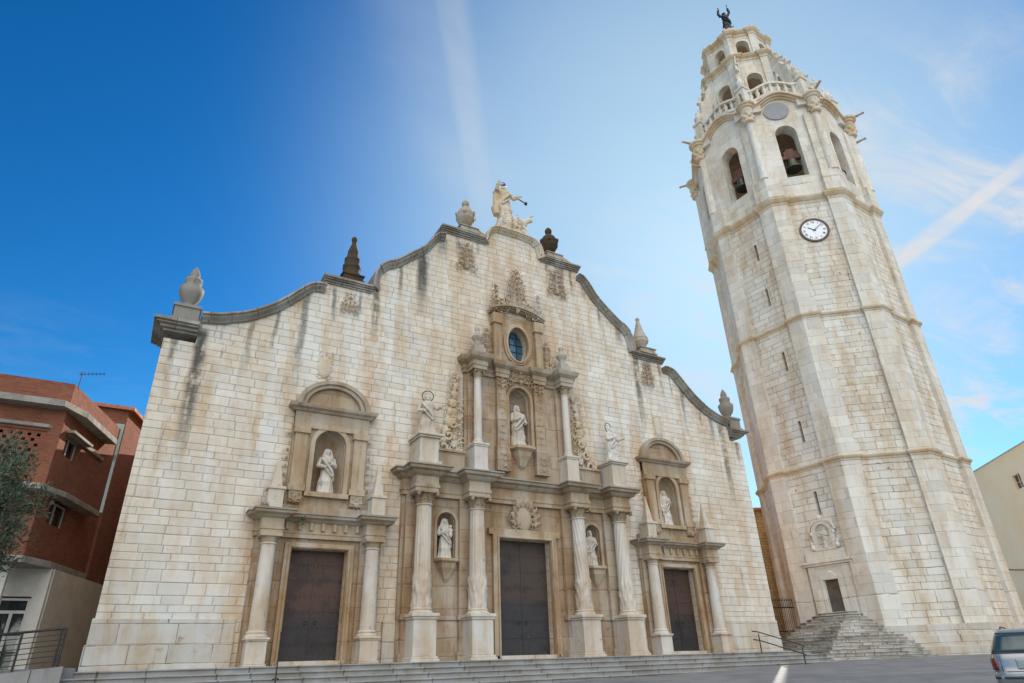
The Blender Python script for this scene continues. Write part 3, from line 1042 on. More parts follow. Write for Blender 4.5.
coping(cp, [(x, z) for x, z in c3[:-1]] + [(-x, z) for x, z in reversed(c3)], .30, 5)
cp.build('crest_coping', 'crest', church, bevel=.02)

# finials
FY = .25
def pedestal(mb, x, z, hw, h):
    mb.box(x - hw * 1.15, x + hw * 1.15, FY - hw * 1.15, FY + hw * 1.15, z, z + h * .18)
    mb.box(x - hw, x + hw, FY - hw, FY + hw, z + h * .18, z + h * .85)
    mb.box(x - hw * 1.12, x + hw * 1.12, FY - hw * 1.12, FY + hw * 1.12, z + h * .85, z + h)


for s in (-1, 1):
    x = s * 15.03
    f = MB()
    pedestal(f, x, 11.85, .45, .78)
    fl = lambda a, z, k: 1 + (.05 * abs(math.sin(a * 7)) if .3 < z < .95 else 0)
    f.lathe([(.26, 0), (.28, .08), (.17, .16), (.2, .24), (.33, .42), (.41, .66), (.45, .92), (.37, .96), (.37, 1.0), (.29, 1.14), (.33, 1.26), (.32, 1.38), (.20, 1.46), (.18, 1.5), (.20, 1.58), (.16, 1.74), (.07, 1.92), (.02, 2.0)], (x, FY, 12.63), 28, fl)
    tag(f.build('finial', 'urn_grey', church), 'grey fluted urn finial on the outer corner of the gable')
for s, mt in ((-1, 'urn_dark'), (1, 'urn_pale')):
    x = s * 8.72
    f = MB()
    if s < 0:
        pedestal(f, x, b2z, .46, .36)
        f.lathe([(.47, 0), (.48, .10), (.41, .14), (.42, .5), (.45, .54), (.39, .60), (.36, .95), (.38, 1.0), (.31, 1.06), (.25, 1.4), (.26, 1.44), (.15, 1.8), (.09, 2.05), (.13, 2.1), (.145, 2.2), (.10, 2.32), (.03, 2.36)], (x, FY, b2z + .36), 16,
                lambda a, z, k: 1 + .09 * math.sin(a * 4) + .05 * math.sin(a * 8 + z * 9))
        tag(f.build('finial', mt, church), 'blackened tapering spire finial')
    else:
        pedestal(f, x, b2z, .55, .38)
        f.lathe([(.2, 0), (.3, .08), (.2, .16), (.28, .3), (.46, .52), (.5, .66), (.4, .72), (.47, .76), (.46, .82), (.30, 1.2), (.2, 1.6), (.11, 1.95), (.08, 2.0), (.13, 2.08), (.12, 2.18), (.03, 2.26)], (x, FY, b2z + .38), 16,
                lambda a, z, k: 1 + .05 * math.sin(a * 8))
        tag(f.build('finial', mt, church), 'pale bulbous finial with pyramid cap')
for s, mt in ((-1, 'urn_pale'), (1, 'urn_dark')):
    x = X0 + s * 2.72
    f = MB()
    pedestal(f, x, b3z, .5, .36)
    f.build('finial_pedestal', 'urn_pale', church)
    f = MB()
    f.lathe([(.22, 0), (.30, .06), (.16, .18), (.17, .3), (.34, .45), (.50, .72), (.53, .98), (.55, 1.02), (.50, 1.1), (.42, 1.3), (.34, 1.42), (.2, 1.5), (.14, 1.66), (.2, 1.74), (.21, 1.9), (.12, 2.04), (.03, 2.12)], (x, FY, b3z + .36), 16,
            lambda a, z, k: 1 + .05 * math.sin(a * 8))
    for k in range(6):
        a = 2 * PI * k / 6
        f.ball((x + .52 * math.cos(a), FY + .52 * math.sin(a), b3z + .36 + 1.0), .11, 1, 1, 1.3, 7, 5)
    tag(f.build('finial', mt, church, remesh=.02), ('grey' if s < 0 else 'blackened') + ' round urn finial near the gable crest')
    sc = MB()
    for q in (0, 1, 2):
        scroll(sc, (x + (.75 if s < 0 else .8) + q * .22, b3z + .34 - q * .06), .26 - q * .04, 1.2, 2., -1, FY, .12, .1)
        sc.ball((x + .7 + q * .2, FY, b3z + .2), .22, 1, 1, 1, 8, 6)
    sc.build('scroll_carving', 'carved', church, remesh=.022)

# ------------------------------------------------------------------ central portal
def moulding(mb, path, prof):
    """sweep a section (outward, z) along a plan path of (x, y) with outward = -y / sides by mitre"""
    n = len(path)
    rings = []
    for i in range(n):
        p = Vector(path[i])
        d0 = (p - Vector(path[i - 1])).normalized() if i else None
        d1 = (Vector(path[i + 1]) - p).normalized() if i < n - 1 else None
        d0 = d0 or d1
        d1 = d1 or d0
        n0, n1 = Vector((d0.y, -d0.x)), Vector((d1.y, -d1.x))
        mm = (n0 + n1)
        mm = mm / max(.3, (1 + n0.dot(n1)))
        rings.append([(p.x + mm.x * e, p.y + mm.y * e, z) for (e, z) in prof])
    mb.loft(rings, True)


def stepped_path(x0, x1, wall_y, blocks):
    """plan path from left to right with forward breaks: blocks of (xa, xb, y)"""
    p = [(x0, .05), (x0, wall_y)] if not blocks or blocks[0][0] > x0 + 1e-3 else [(x0, .05)]
    for (a, b, y) in blocks:
        if p[-1] != (a, p[-1][1]):
            p.append((a, p[-1][1]))
        p += [(a, y), (b, y), (b, wall_y)]
    if abs(p[-1][0] - x1) < 1e-3:
        p[-1] = (x1, .05)
    else:
        p += [(x1, wall_y), (x1, .05)]
    q = [p[0]]
    for a in p[1:]:
        if abs(a[0] - q[-1][0]) + abs(a[1] - q[-1][1]) > 1e-4:
            q.append(a)
    return q


CXS = (X0 - 5.0, X0 - 2.6, X0 + 2.6, X0 + 5.0)
bp = MB()
bp.prism(rect(X0 - 5.75, X0 + 5.75, -.3, 6.1), -.14, -.004, [rect(X0 - 1.45, X0 + 1.45, -.02, 4.62)] + [arch(nx, .44, 3.6, 5.09) for nx in NX])
portal = bp.build('central_portal', 'portal', church)
for cx in CXS:      # flat pilasters behind the columns and their foot
    pil = MB()
    pil.box(cx - .62, cx + .62, -.34, -.1, -.3, 6.05)
    pil.box(cx - .72, cx + .72, -.40, -.1, -.3, .18)
    pil.box(cx - .70, cx + .70, -.39, -.1, 1.32, 1.5)
    pil.build('backing_pilaster', 'portal', portal, bevel=.015)
for a, b in ((X0 - 4.4, X0 - 3.2), (X0 + 3.2, X0 + 4.4)):
    pil = MB()
    pil.box(a, b, -.22, -.1, -.3, .2)
    pil.box(a, b, -.20, -.1, .2, 1.32)
    pil.box(a, b, -.24, -.1, 1.32, 1.46)
    pil.build('dado', 'portal', portal, bevel=.015)
for i, cx in enumerate(CXS):
    p, s, k = column(cx, -.72, .34, 1.5, 6.06, 14 if i < 2 else 12, 0. if i < 2 else (.55 if i == 2 else -.55), .36, .46, (-.2, 1.5), .46, i + 2)
    p.build('column_pedestal', 'shaft', portal, bevel=.02)
    tag(s.build('column_shaft', 'shaft', portal), 'straight fluted shaft with a carved lower drum' if i < 2 else 'spirally fluted shaft with a carved lower drum')
    k.build('column_capital', 'capital', portal, remesh=.016)

en = MB()
blk = [(CXS[0] - .5, CXS[0] + .5, -1.02), (CXS[1] - .5, CXS[1] + .5, -1.02), (CXS[2] - .5, CXS[2] + .5, -1.02), (CXS[3] - .5, CXS[3] + .5, -1.02)]
path = stepped_path(X0 - 5.8, X0 + 5.8, -.3, blk)
moulding(en, path, [(-.05, 6.06), (.0, 6.06), (.0, 6.24), (.04, 6.24), (.04, 6.36), (.0, 6.38), (.0, 6.70), (.10, 6.74), (-.05, 6.74)])
en.build('entablature', 'carved', portal)
en = MB()
moulding(en, path, [(-.1, 6.74), (.12, 6.74), (.20, 6.82), (.22, 6.88), (.38, 6.92), (.42, 7.02), (-.1, 7.02)])
for i in range(4):
    a, b, y = blk[i]
    en.box(a + .02, b - .02, y + .02, -.05, 6.1, 7.08)
en.box(X0 - 5.78, X0 + 5.78, -.28, -.02, 6.1, 7.08)
en.build('cornice', 'cornice', portal)
en = MB()
moulding(en, path, [(-.1, 7.025), (.40, 7.025), (.47, 7.05), (.46, 7.11), (-.1, 7.17)])
en.build('cornice_ledge', 'ledge', portal)

dr = MB()
fr = [(X0 - 1.66, 4.82), (X0 + 1.66, 4.82)]
dr.prism([(X0 - 1.62, -.1), (X0 - 1.32, -.1), (X0 - 1.32, 4.57), (X0 + 1.32, 4.57), (X0 + 1.32, -.1), (X0 + 1.62, -.1), (X0 + 1.62, 4.72), (X0 + 1.82, 4.72), (X0 + 1.82, 4.98), (X0 - 1.82, 4.98), (X0 - 1.82, 4.72), (X0 - 1.62, 4.72)], -.30, -.10)
dr.prism([(X0 - 1.42, -.1), (X0 - 1.34, -.1), (X0 - 1.34, 4.59), (X0 + 1.34, 4.59), (X0 + 1.34, -.1), (X0 + 1.42, -.1), (X0 + 1.42, 4.67), (X0 - 1.42, 4.67)], -.36, -.28)
dr.build('door_frame', 'carved', portal, bevel=.02)


def door(px, hw, h, mat, parent, label, y=.22):
    d = MB()
    for s in (-1, 1):
        a, b = sorted((px + s * .012, px + s * hw))
        d.box(a, b, y, y + .12, -.02, h)
        nrow = 7
        for k in range(nrow):
            z0, z1 = h * k / nrow + .012, h * (k + 1) / nrow - .012
            d.box(a + .02, b - .02, y - .012, y + .02, z0 - .004, z1 + .004)
            for q in range(6):
                xx = a + (b - a) * (q + .5) / 6
                d.ball((xx, y - .012, z0 + .05), .020, 1, .7, 1, 6, 4)
                d.ball((xx, y - .012, z1 - .05), .020, 1, .7, 1, 6, 4)
    d.box(px - .03, px + .03, y - .03, y, .0, h)
    o = d.build('door', mat, parent)
    tag(o, label)
    hd = MB()
    for s in (-1, 1):
        hd.tube([(px + s * .18 + .06 * math.cos(2 * PI * k / 12), y - .03, 1.25 + .06 * math.sin(2 * PI * k / 12)) for k in range(13)], .010, 6)
    hd.build('door_ring', 'iron', parent)
    return o


door(X0, 1.32, 4.57, 'door_blue', portal, 'tall grey blue metal clad double door')
th_ = MB()
th_.box(X0 - 1.5, X0 + 1.5, -.3, .6, -.2, .02)
th_.build('threshold', 'foot', portal)

# coat of arms over the door
ca = MB()
ca.ball((X0, -.2, 5.45), .42, 1, .35, 1.25, 14, 9)
carving(ca, X0, 5.02, 6.35, .80, -.14, 31, .36, 4, .45, False)
for q in range(11):
    a = -.35 + (PI + .7) * q / 10
    leaf(ca, (X0 + .40 * math.cos(a), 5.45 + .52 * math.sin(a)), a, .42, .13, -.14, .26, .5 * (1 if q < 5 else -1))
for q in range(5):
    a = PI * (.2 + .15 * q)
    leaf(ca, (X0 + .12 * math.cos(a), 6.05), a, .40, .09, -.16, .2)
ca.tube([(X0 - .26, -.2, 6.06), (X0, -.26, 6.1), (X0 + .26, -.2, 6.06)], .06, 7)
ca.build('coat_of_arms', 'carved', portal, remesh=.018)

for nx in NX:
    ns = MB()
    niche_shell(ns, nx, .42, 3.6, 5.07, .42, -.002)
    ns.build('niche', 'inner', portal)
    nf = MB()
    nf.prism(arch(nx, .54, 3.6, 5.07), -.20, -.12, [arch(nx, .42, 3.605, 5.07)])
    # bracket under the niche
    rings = []
    for (z, e) in ((3.6, .54), (3.5, .56), (3.42, .44), (3.25, .40), (3.05, .26), (2.85, .16), (2.72, .05)):
        rings.append([(nx - e, -.13, z), (nx - e * .7, -.13 - e * .8, z), (nx + e * .7, -.13 - e * .8, z), (nx + e, -.13, z)])
    nf.loft(list(reversed(rings)), True)
    nf.build('niche_frame', 'carved', portal, bevel=.012)

# statue pedestals above the outer columns, and scroll carvings that flank the upper storey
for i, cx in enumerate((CXS[0], CXS[3])):
    pd = MB()
    pd.box(cx - .52, cx + .52, -1.25, -.02, 7.12, 7.3)
    pd.box(cx - .42, cx + .42, -1.12, -.02, 7.3, 8.30)
    pd.box(cx - .50, cx + .50, -1.22, -.02, 8.30, 8.38)
    pd.box(cx - .56, cx + .56, -1.30, -.02, 8.38, 8.48)
    pd.build('statue_pedestal', 'shaft', portal, bevel=.02)
for s in (-1, 1):
    sv = MB()
    carving(sv, X0 + s * 3.45, 8.3, 12.1, .40, -.06, 11, .15, 10, .75)
    for k in range(9):
        t = k / 8
        sv.ball((X0 + s * (4.25 - 1.0 * t ** .7), -.1, 8.2 + 3.6 * t), .22 - .1 * t, 1, .7, 1.3, 8, 6)
    for k in range(3):
        scroll(sv, (X0 + s * (4.0 - .25 * k), 8.3 + .55 * k), .34 - .06 * k, 1.4, 1.2, -s, -.18, .09, .1)
    sv.build('scroll_carving', 'crest', portal, remesh=.02)
    bs = MB()
    bs.box(*sorted((X0 + s * 3.05, X0 + s * 4.35)), -.45, .0, 7.12, 8.02)
    bs.box(*sorted((X0 + s * 3.0, X0 + s * 4.4)), -.52, .0, 8.02, 8.14)
    bs.build('parapet_block', 'portal', portal, bevel=.02)

# ------------------------------------------------------------------ upper storey of the central bay
ub = MB()
ub.prism(rect(X0 - 2.95, X0 + 2.95, 7.1, 12.2), -.16, -.006, [arch(X0, .60, 8.75, 11.2)])
upper = ub.build('upper_storey', 'portal', church)
for s in (-1, 1):
    cx = X0 + s * 2.45
    p, sh, k = column(cx, -.55, .19, 8.55, 12.1, 0, 0, 0, .33, (7.12, 8.5), .40, 5 + s)
    p.build('column_pedestal', 'shaft', upper, bevel=.015)
    sh.build('column_shaft', 'shaft', upper)
    k.build('column_capital', 'capital', upper, remesh=.02)
    bk = MB()
    bk.box(cx - .36, cx + .36, -.28, -.1, 8.5, 12.1)
    bk.build('backing_pilaster', 'portal', upper, bevel=.015)
    bk = MB()
    bk.box(X0 + s * 1.05 - .26, X0 + s * 1.05 + .26, -.36, -.1, 8.5, 12.2)
    bk.box(X0 + s * 1.05 - .33, X0 + s * 1.05 + .33, -.43, -.1, 8.45, 8.68)
    bk.box(X0 + s * 1.05 - .36, X0 + s * 1.05 + .36, -.46, -.1, 7.5, 8.45)
    bk.build('inner_pilaster', 'portal', upper, bevel=.015)
    cv = MB()
    carving(cv, X0 + s * 1.05, 11.5, 12.2, .26, -.36, 4, .16, 3, .1)
    carving(cv, X0 + s * 1.05, 7.6, 8.4, .22, -.46, 9, .12, 3, .5)
    carving(cv, X0 + s * 1.05, 8.9, 11.4, .12, -.36, 19, .06, 8, .0)
    cv.build('pilaster_carving', 'carved', upper, remesh=.016)
en = MB()
blk = [(X0 - 2.45 - .36, X0 - 2.45 + .36, -.86), (X0 - 1.05 - .36, X0 - 1.05 + .36, -.48), (X0 + 1.05 - .36, X0 + 1.05 + .36, -.48), (X0 + 2.45 - .36, X0 + 2.45 + .36, -.86)]
path = stepped_path(X0 - 3.0, X0 + 3.0, -.24, blk)
moulding(en, path, [(-.05, 12.1), (0, 12.1), (0, 12.28), (.04, 12.30), (.03, 12.52), (.12, 12.58), (.22, 12.66), (.26, 12.78), (.28, 12.86), (-.05, 12.90)])
for a, b, y in blk:
    en.box(a + .02, b - .02, y + .02, -.05, 12.12, 12.85)
en.box(X0 - 2.96, X0 + 2.96, -.22, -.02, 12.12, 12.85)
en.build('cornice', 'cornice', upper)
for s in (-1, 1):
    u = MB()
    x = X0 + s * 2.45
    u.box(x - .3, x + .3, -.86, -.26, 12.88, 13.25)
    u.box(x - .24, x + .24, -.80, -.32, 13.25, 13.42)
    u.lathe([(.14, 0), (.2, .06), (.12, .14), (.2, .3), (.29, .44), (.28, .5), (.2, .58), (.13, .72), (.09, .78), (.14, .86), (.12, .96), (.03, 1.06)], (x, -.55, 13.42), 14)
    u.build('urn', 'urn_pale', upper)
# statue niche
ns = MB()
niche_shell(ns, X0, .60, 8.75, 11.2, .58, -.002)
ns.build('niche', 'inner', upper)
nf = MB()
nf.prism(arch(X0, .74, 8.75, 11.2), -.26, -.15, [arch(X0, .60, 8.755, 11.2)])
rings = []
for (z, e) in ((8.76, .66), (8.62, .70), (8.5, .52), (8.3, .46), (8.05, .30), (7.85, .2), (7.74, .05)):
    rings.append([(X0 - e, -.15, z), (X0 - e * .7, -.15 - e * .85, z), (X0 + e * .7, -.15 - e * .85, z), (X0 + e, -.15, z)])
nf.loft(list(reversed(rings)), True)
nf.build('niche_frame', 'carved', upper, bevel=.012)
cv = MB()
carving(cv, X0, 11.85, 12.9, .62, -.3, 77, .24, 4, .3)
cv.build('shell_carving', 'carved', upper, remesh=.018)

# oval window and its crowned frame
ov = MB()
XO = X0 + .03
ov.prism([(XO - 1.22, 12.86), (XO + 1.22, 12.86), (XO + 1.22, 15.75), (XO - 1.22, 15.75)], -.16, -.006, [ell(XO, 14.2, .60, .95)])
oval = ov.build('oval_window_bay', 'portal', church)
of = MB()
for (a, b, y0, y1) in ((.82, 1.16, -.25, -.15), (.72, 1.06, -.31, -.24)):
    of.prism(ell(XO, 14.2, a, b, 40), y0, y1, [ell(XO, 14.2, .60, .95, 40)])
of.build('window_frame', 'carved', oval, bevel=.02)
gl = MB()
gl.prism(ell(XO, 14.2, .62, .97, 40), .30, .34)
gl.build('window_glass', 'blueglass', oval)
gb = MB()
for u in (-.2, .2):
    gb.box(XO + u - .012, XO + u + .012, .26, .295, 13.33, 15.07)
for z in (13.6, 14.0, 14.4, 14.8):
    gb.box(XO - .56, XO + .56, .26, .295, z - .012, z + .012)
gb.build('window_bars', 'iron', oval)
for s in (-1, 1):
    tp = MB()
    x = XO + s * 1.22
    tp.box(x - .2, x + .2, -.34, -.02, 12.9, 15.6)
    tp.box(x - .27, x + .27, -.42, -.02, 15.1, 15.68)
    tp.build('window_pilaster', 'carved', oval, bevel=.015)
tp = MB()
n = 16
arcp = [(XO - 1.62 + 3.24 * k / n, 15.78 + .42 * math.sin(PI * k / n) ** .8) for k in range(n + 1)]
for (e, d0, d1) in ((.46, .06, .15), (.36, -.01, .06), (.24, -.09, -.01)):
    tp.prism([(x, z + d1) for x, z in reversed(arcp)] + [(x, z + d0) for x, z in arcp], -e, -.01)
tp.build('window_cornice', 'cornice', oval)
cv = MB()
carving(cv, XO, 15.95, 18.6, .95, -.14, 5, .34, 8, .82)
for s in (-1, 1):
    carving(cv, XO + s * 1.28, 15.85, 17.4, .30, -.2, 8, .28, 5, .7)
    carving(cv, XO + s * 1.75, 13.0, 14.8, .32, -.06, 13, .2, 6, .6)
    carving(cv, XO + s * 2.2, 12.9, 13.6, .3, -.06, 23, .2, 3, .6)
cv.build('crest_carving', 'carved', oval, remesh=.02)

# reliefs high on the wall
for (x, z0, z1, hw, sd_) in ((-8.72, 13.9, 15.0, .36, 3), (8.6, 13.6, 15.0, .38, 3), (X0 - 2.8, 18.0, 19.7, .40, 6), (X0 + 2.8, 18.0, 19.7, .42, 6)):
    rl = MB()
    carving(rl, x, z0, z1, hw, 0., sd_, .20, 5, .5)
    rl.build('wall_relief', 'carved', church, remesh=.02)
for (x, z) in ((-9.5, 11.15), (8.9, 11.2)):
    rl = MB()
    rl.ball((x, .0, z), .30, 1, .22, 1.6, 14, 9)
    carving(rl, x, z - .6, z + .75, .26, 0.02, 41, .10, 4, .2)
    rl.build('wall_relief', 'crest', church, remesh=.02)

# ------------------------------------------------------------------ side portals
for pi_, px in enumerate(PX):
    bp = MB()
    bp.prism(rect(px - 2.35, px + 2.35, -.3, 4.2), -.12, -.004, [rect(px - 1.14, px + 1.14, -.02, 3.80)])
    sp = bp.build('side_portal', 'portal', church)
    fr = MB()
    fr.prism([(px - 1.28, -.1), (px - DW, -.1), (px - DW, DH), (px + DW, DH), (px + DW, -.1), (px + 1.28, -.1), (px + 1.28, 3.92), (px - 1.28, 3.92)], -.24, -.10)
    fr.prism([(px - 1.15, -.1), (px - DW - .03, -.1), (px - DW - .03, DH + .03), (px + DW + .03, DH + .03), (px + DW + .03, -.1), (px + 1.15, -.1), (px + 1.15, 3.83), (px - 1.15, 3.83)], -.29, -.22)
    fr.build('door_frame', 'carved', sp, bevel=.015)
    door(px, DW, DH, 'door_brown', sp, 'rust brown metal clad double door' if pi_ == 0 else 'dark brown double door')
    th_ = MB()
    th_.box(px - 1.2, px + 1.2, -.25, .6, -.2, .02)
    th_.build('threshold', 'foot', sp)
    for s in (-1, 1):
        bk = MB()
        bk.box(px + s * 1.9 - .42, px + s * 1.9 + .42, -.26, -.09, -.3, 4.05)
        bk.build('backing_pilaster', 'portal', sp, bevel=.015)
    for s in (-1, 1):
        p, sh, k = column(px + s * 1.9, -.5, .28, .78, 4.08, 0, 0, 0, .33, (-.2, .74), .28, 9)
        p.build('column_pedestal', 'shaft', sp, bevel=.02)
        sh.build('column_shaft', 'shaft', sp)
        k = MB()
        cx = px + s * 1.9
        k.lathe([(.25, 3.8), (.25, 3.86), (.29, 3.9), (.27, 3.93), (.33, 4.0)], (cx, -.5, 0), 24)
        k.box(cx - .37, cx + .37, -.87, -.1, 4.0, 4.08)
        k.build('column_capital', 'carved', sp)
    blk = [(px - 1.9 - .38, px - 1.9 + .38, -.80), (px + 1.9 - .38, px + 1.9 + .38, -.80)]
    path = stepped_path(px - 2.4, px + 2.4, -.26, blk)
    en = MB()
    moulding(en, path, [(-.05, 4.08), (0, 4.08), (0, 4.22), (.03, 4.24), (.03, 4.30), (0, 4.32), (0, 4.62), (.08, 4.66), (-.05, 4.66)])
    for a, b, y in blk:
        en.box(a + .02, b - .02, y + .02, -.05, 4.1, 4.64)
    en.box(px - 2.38, px + 2.38, -.24, -.02, 4.1, 4.64)
    for q in range(7):      # small brackets in the frieze
        x = px - 1.3 + 2.6 * q / 6
        en.box(x - .06, x + .06, -.36, -.24, 4.36, 4.64)
    en.build('entablature', 'carved', sp)
    en = MB()
    moulding(en, path, [(-.1, 4.66), (.10, 4.66), (.16, 4.72), (.30, 4.78), (.32, 4.86), (-.1, 4.86)])
    en.box(px - 2.3, px + 2.3, -.3, -.02, 4.7, 4.95)
    for a, b, y in blk:
        en.box(a, b, y, -.05, 4.7, 4.95)
    en.build('cornice', 'cornice', sp)
    en = MB()
    moulding(en, path, [(-.1, 4.865), (.31, 4.865), (.36, 4.88), (.35, 4.94), (-.1, 4.99)])
    en.build('cornice_ledge', 'ledge', sp)
    # upper niche
    ub = MB()
    ub.prism(rect(px - 1.5, px + 1.5, 4.97, 9.05), -.16, -.004, [arch(px, .64, 5.82, 7.70)])
    ub.box(px - 2.3, px + 2.3, -.3, -.003, 4.97, 5.25)
    nb = ub.build('niche_bay', 'portal', sp)
    ns = MB()
    niche_shell(ns, px, .62, 5.82, 7.70, .62, -.002, flutes=9 if pi_ == 0 else 0)
    ns.build('niche', 'carved', sp)
    fr = MB()
    fr.prism(arch(px, .80, 5.8, 7.70), -.25, -.14, [arch(px, .62, 5.805, 7.70)])
    fr.box(px - .85, px + .85, -.34, -.12, 5.62, 5.80)
    for s in (-1, 1):
        x = px + s * 1.17
        fr.box(x - .25, x + .25, -.30, -.12, 6.0, 8.05)
        fr.box(x - .31, x + .31, -.38, -.12, 5.78, 6.02)
        fr.box(x - .31, x + .31, -.38, -.12, 8.05, 8.30)
        fr.box(x - .24, x + .24, -.34, -.12, 5.35, 5.80)
    fr.box(px - 1.5, px + 1.5, -.28, -.1, 8.30, 8.50)
    fr.build('niche_frame', 'carved', sp, bevel=.015)
    cv = MB()
    for s in (-1, 1):
        carving(cv, px + s * 1.62, 5.9, 8.2, .16, -.03, 17, .14, 7, .2)
        carving(cv, px + s * 1.17, 5.3, 5.85, .2, -.34, 21, .10, 3, .3)
    cv.build('side_carving', 'carved', sp, remesh=.018)
    pe = MB()
    moulding(pe, [(px - 1.55, .03), (px - 1.55, -.26), (px + 1.55, -.26), (px + 1.55, .03)], [(-.1, 8.98), (.04, 8.98), (.10, 9.06), (.20, 9.12), (.24, 9.24), (-.1, 9.27)])
    pe.box(px - 1.5, px + 1.5, -.24, -.01, 8.5, 8.99)
    pe.box(px - 1.5, px + 1.5, -.22, -.01, 9.0, 9.25)
    n = 22
    for (r0, r1, e) in ((1.0, 1.16, .22), (1.16, 1.34, .30)):
        out_ = [(px + 1.38 * r1 / 1.22 * math.cos(PI * k / n), 9.25 + .98 * r1 / 1.0 * .93 * math.sin(PI * k / n)) for k in range(n + 1)]
        in_ = [(px + 1.38 * r0 / 1.22 * math.cos(PI * k / n), 9.25 + .98 * r0 / 1.0 * .93 * math.sin(PI * k / n)) for k in range(n + 1)]
        pe.prism(out_ + list(reversed(in_)), -e, -.01)
    pe.build('pediment', 'cornice', sp, bevel=.01)
    ty = MB()
    ty.prism([(px + 1.12 * math.cos(PI * k / n), 9.25 + .90 * math.sin(PI * k / n)) for k in range(n + 1)], -.05, -.002)
    ty.build('pediment_panel', 'portal', sp)
    for s in (-1, 1):
        o = MB()
        x = px + s * 1.93
        o.box(x - .27, x + .27, -.82, -.28, 4.96, 5.66)
        o.box(x - .32, x + .32, -.87, -.23, 5.66, 5.76)
        o.lathe([(.30, 0), (.26, .12), (.03, 1.28)], (x, -.55, 5.76), 4, None, False, a0=PI / 4)
        o.build('obelisk', 'shaft', sp, bevel=.01)

# weeds growing on ledges
for (x, y, z, sc_) in ((-8.9 - .95, -.62, 4.6, .24), (-11.2, -.9, 5.0, .14), (6.7, -.7, 4.98, .2), (-10.2, -.5, 5.0, .12)):
    wd = MB()
    rr = random.Random(int(x * 100))
    for k in range(60):
        a, e = rr.uniform(0, 2 * PI), rr.uniform(-.6, 1.2)
        q = Vector((math.cos(a) * math.cos(e), math.sin(a) * math.cos(e) * .8, math.sin(e))) * sc_ * rr.uniform(.3, 1.)
        t = Vector((rr.uniform(-1, 1), rr.uniform(-1, 1), rr.uniform(-1, 1))).normalized() * sc_ * .18
        u_ = t.cross(Vector((rr.uniform(-1, 1), rr.uniform(-1, 1), 1))).normalized() * sc_ * .12
        c_ = Vector((x, y, z)) + q
        wd.add([c_ - t, c_ + u_, c_ + t, c_ - u_], [(0, 1, 2, 3)])
    o = wd.build('weed', 'leafgreen', loc=(x, y, z))
    tag(o, {-9.85: 'green tuft of weed under the cornice of the left portal', -11.2: 'small weed on the left end of the left portal ledge', 6.7: 'weed on the ledge at the left end of the right portal', -10.2: 'tiny weed on the left portal ledge beside the niche'}[round(x, 2)], 'weed')

# ------------------------------------------------------------------ statues
def statue(mb, name, loc, rotz, label, mat='marble', vox=.014):
    o = mb.build(name, mat, None, remesh=vox, loc=loc, rotz=rotz if rotz else 1e-4)
    return tag(o, label, 'statue', 'statues of the church front' if mat == 'marble' else None)


statue(figure(1.78, 3, 'chest', 'waist', .1, False, veil=True, lean=1), 'robed_statue', (PX[0], .12, 5.86), 0, 'white robed statue in the shell headed niche of the left portal')
statue(figure(1.78, 5, 'chest', 'side', -.2, False, veil=True, lean=-1), 'robed_statue', (PX[1], .12, 5.86), 0, 'pale robed statue in the niche above the right portal')
statue(figure(2.15, 8, 'waist', 'chest', .15, True, bare_legs=True, lean=-1, wide=1.1), 'saint_statue', (X0, .02, 8.80), 0, 'bearded statue with bared legs in the middle niche over the main door')
statue(figure(1.62, 11, 'waist', 'chest', .1, False, veil=True, child=True, lean=1), 'madonna_statue', (NX[0], .02, 3.63), 0, 'statue of a woman holding a child in the niche left of the main door')
statue(figure(1.62, 13, 'chest', 'side', -.3, True, lean=-1), 'bearded_statue', (NX[1], .02, 3.63), 0, 'slender bearded statue in the niche right of the main door')
for i, (x, lb, kw) in enumerate(((CXS[0], 'haloed statue with hands on its belt, left above the main cornice', dict(arm_l='out', arm_r='waist', beard=True, bare_legs=True, wide=1.12, lean=1)),
                                 (CXS[3], 'haloed statue with one arm stretched out, right above the main cornice', dict(arm_l='out', arm_r='chest', beard=True, wide=1.05, book=True, lean=-1)))):
    o = statue(figure(1.88, 17 + i * 4, **kw), 'haloed_statue', (x, -.72, 8.50), (-.25, .25)[i], lb)
    hl = MB()
    pts = [Vector((.02 + .25 * math.cos(2 * PI * k / 28), .10, 1.86 + .25 * math.sin(2 * PI * k / 28))) for k in range(29)]
    hl.tube(pts, .02, 6)
    hl.tube([(.0, .10, 1.62), (.0, .07, 1.5)], .018, 6)
    me_ob = hl.build('halo', 'iron')
    me_ob.parent = o

# group on the crest
gm = figure(2.45, 23, 'out', 'up', -.2, True, wide=1.15, lean=-1)
for v in gm.v:
    v.x += -.20
    v.z += 1.15
gb = MB()
gb.box(-1.05, 1.0, -.55, .55, -.1, .28)
carving(gb, -.1, .2, 1.35, .75, -.35, 44, .5, 4, .4)
carving(gb, -.1, .2, 1.35, .7, .15, 45, .4, 4, .4)
gb.ball((0, 0, .7), .72, 1.1, .7, .9, 14, 9)
# ram's body, head and horns at its side
gb.ball((.55, -.25, .95), .40, 1.35, .8, .85, 14, 9)
gb.tube([(.85, -.3, 1.05), (1.12, -.35, 1.28)], [.20, .17], 9)
gb.ball((1.2, -.38, 1.3), .17, 1.4, .8, .8, 10, 7)
gb.tube([(1.1, -.4, 1.4), (1.25, -.42, 1.58), (1.5, -.42, 1.72)], [.06, .05, .03], 7)
for lx in (.3, .75):
    gb.tube([(lx, -.4, .7), (lx + .12, -.52, .45), (lx + .05, -.5, .25)], [.11, .08, .06], 8)
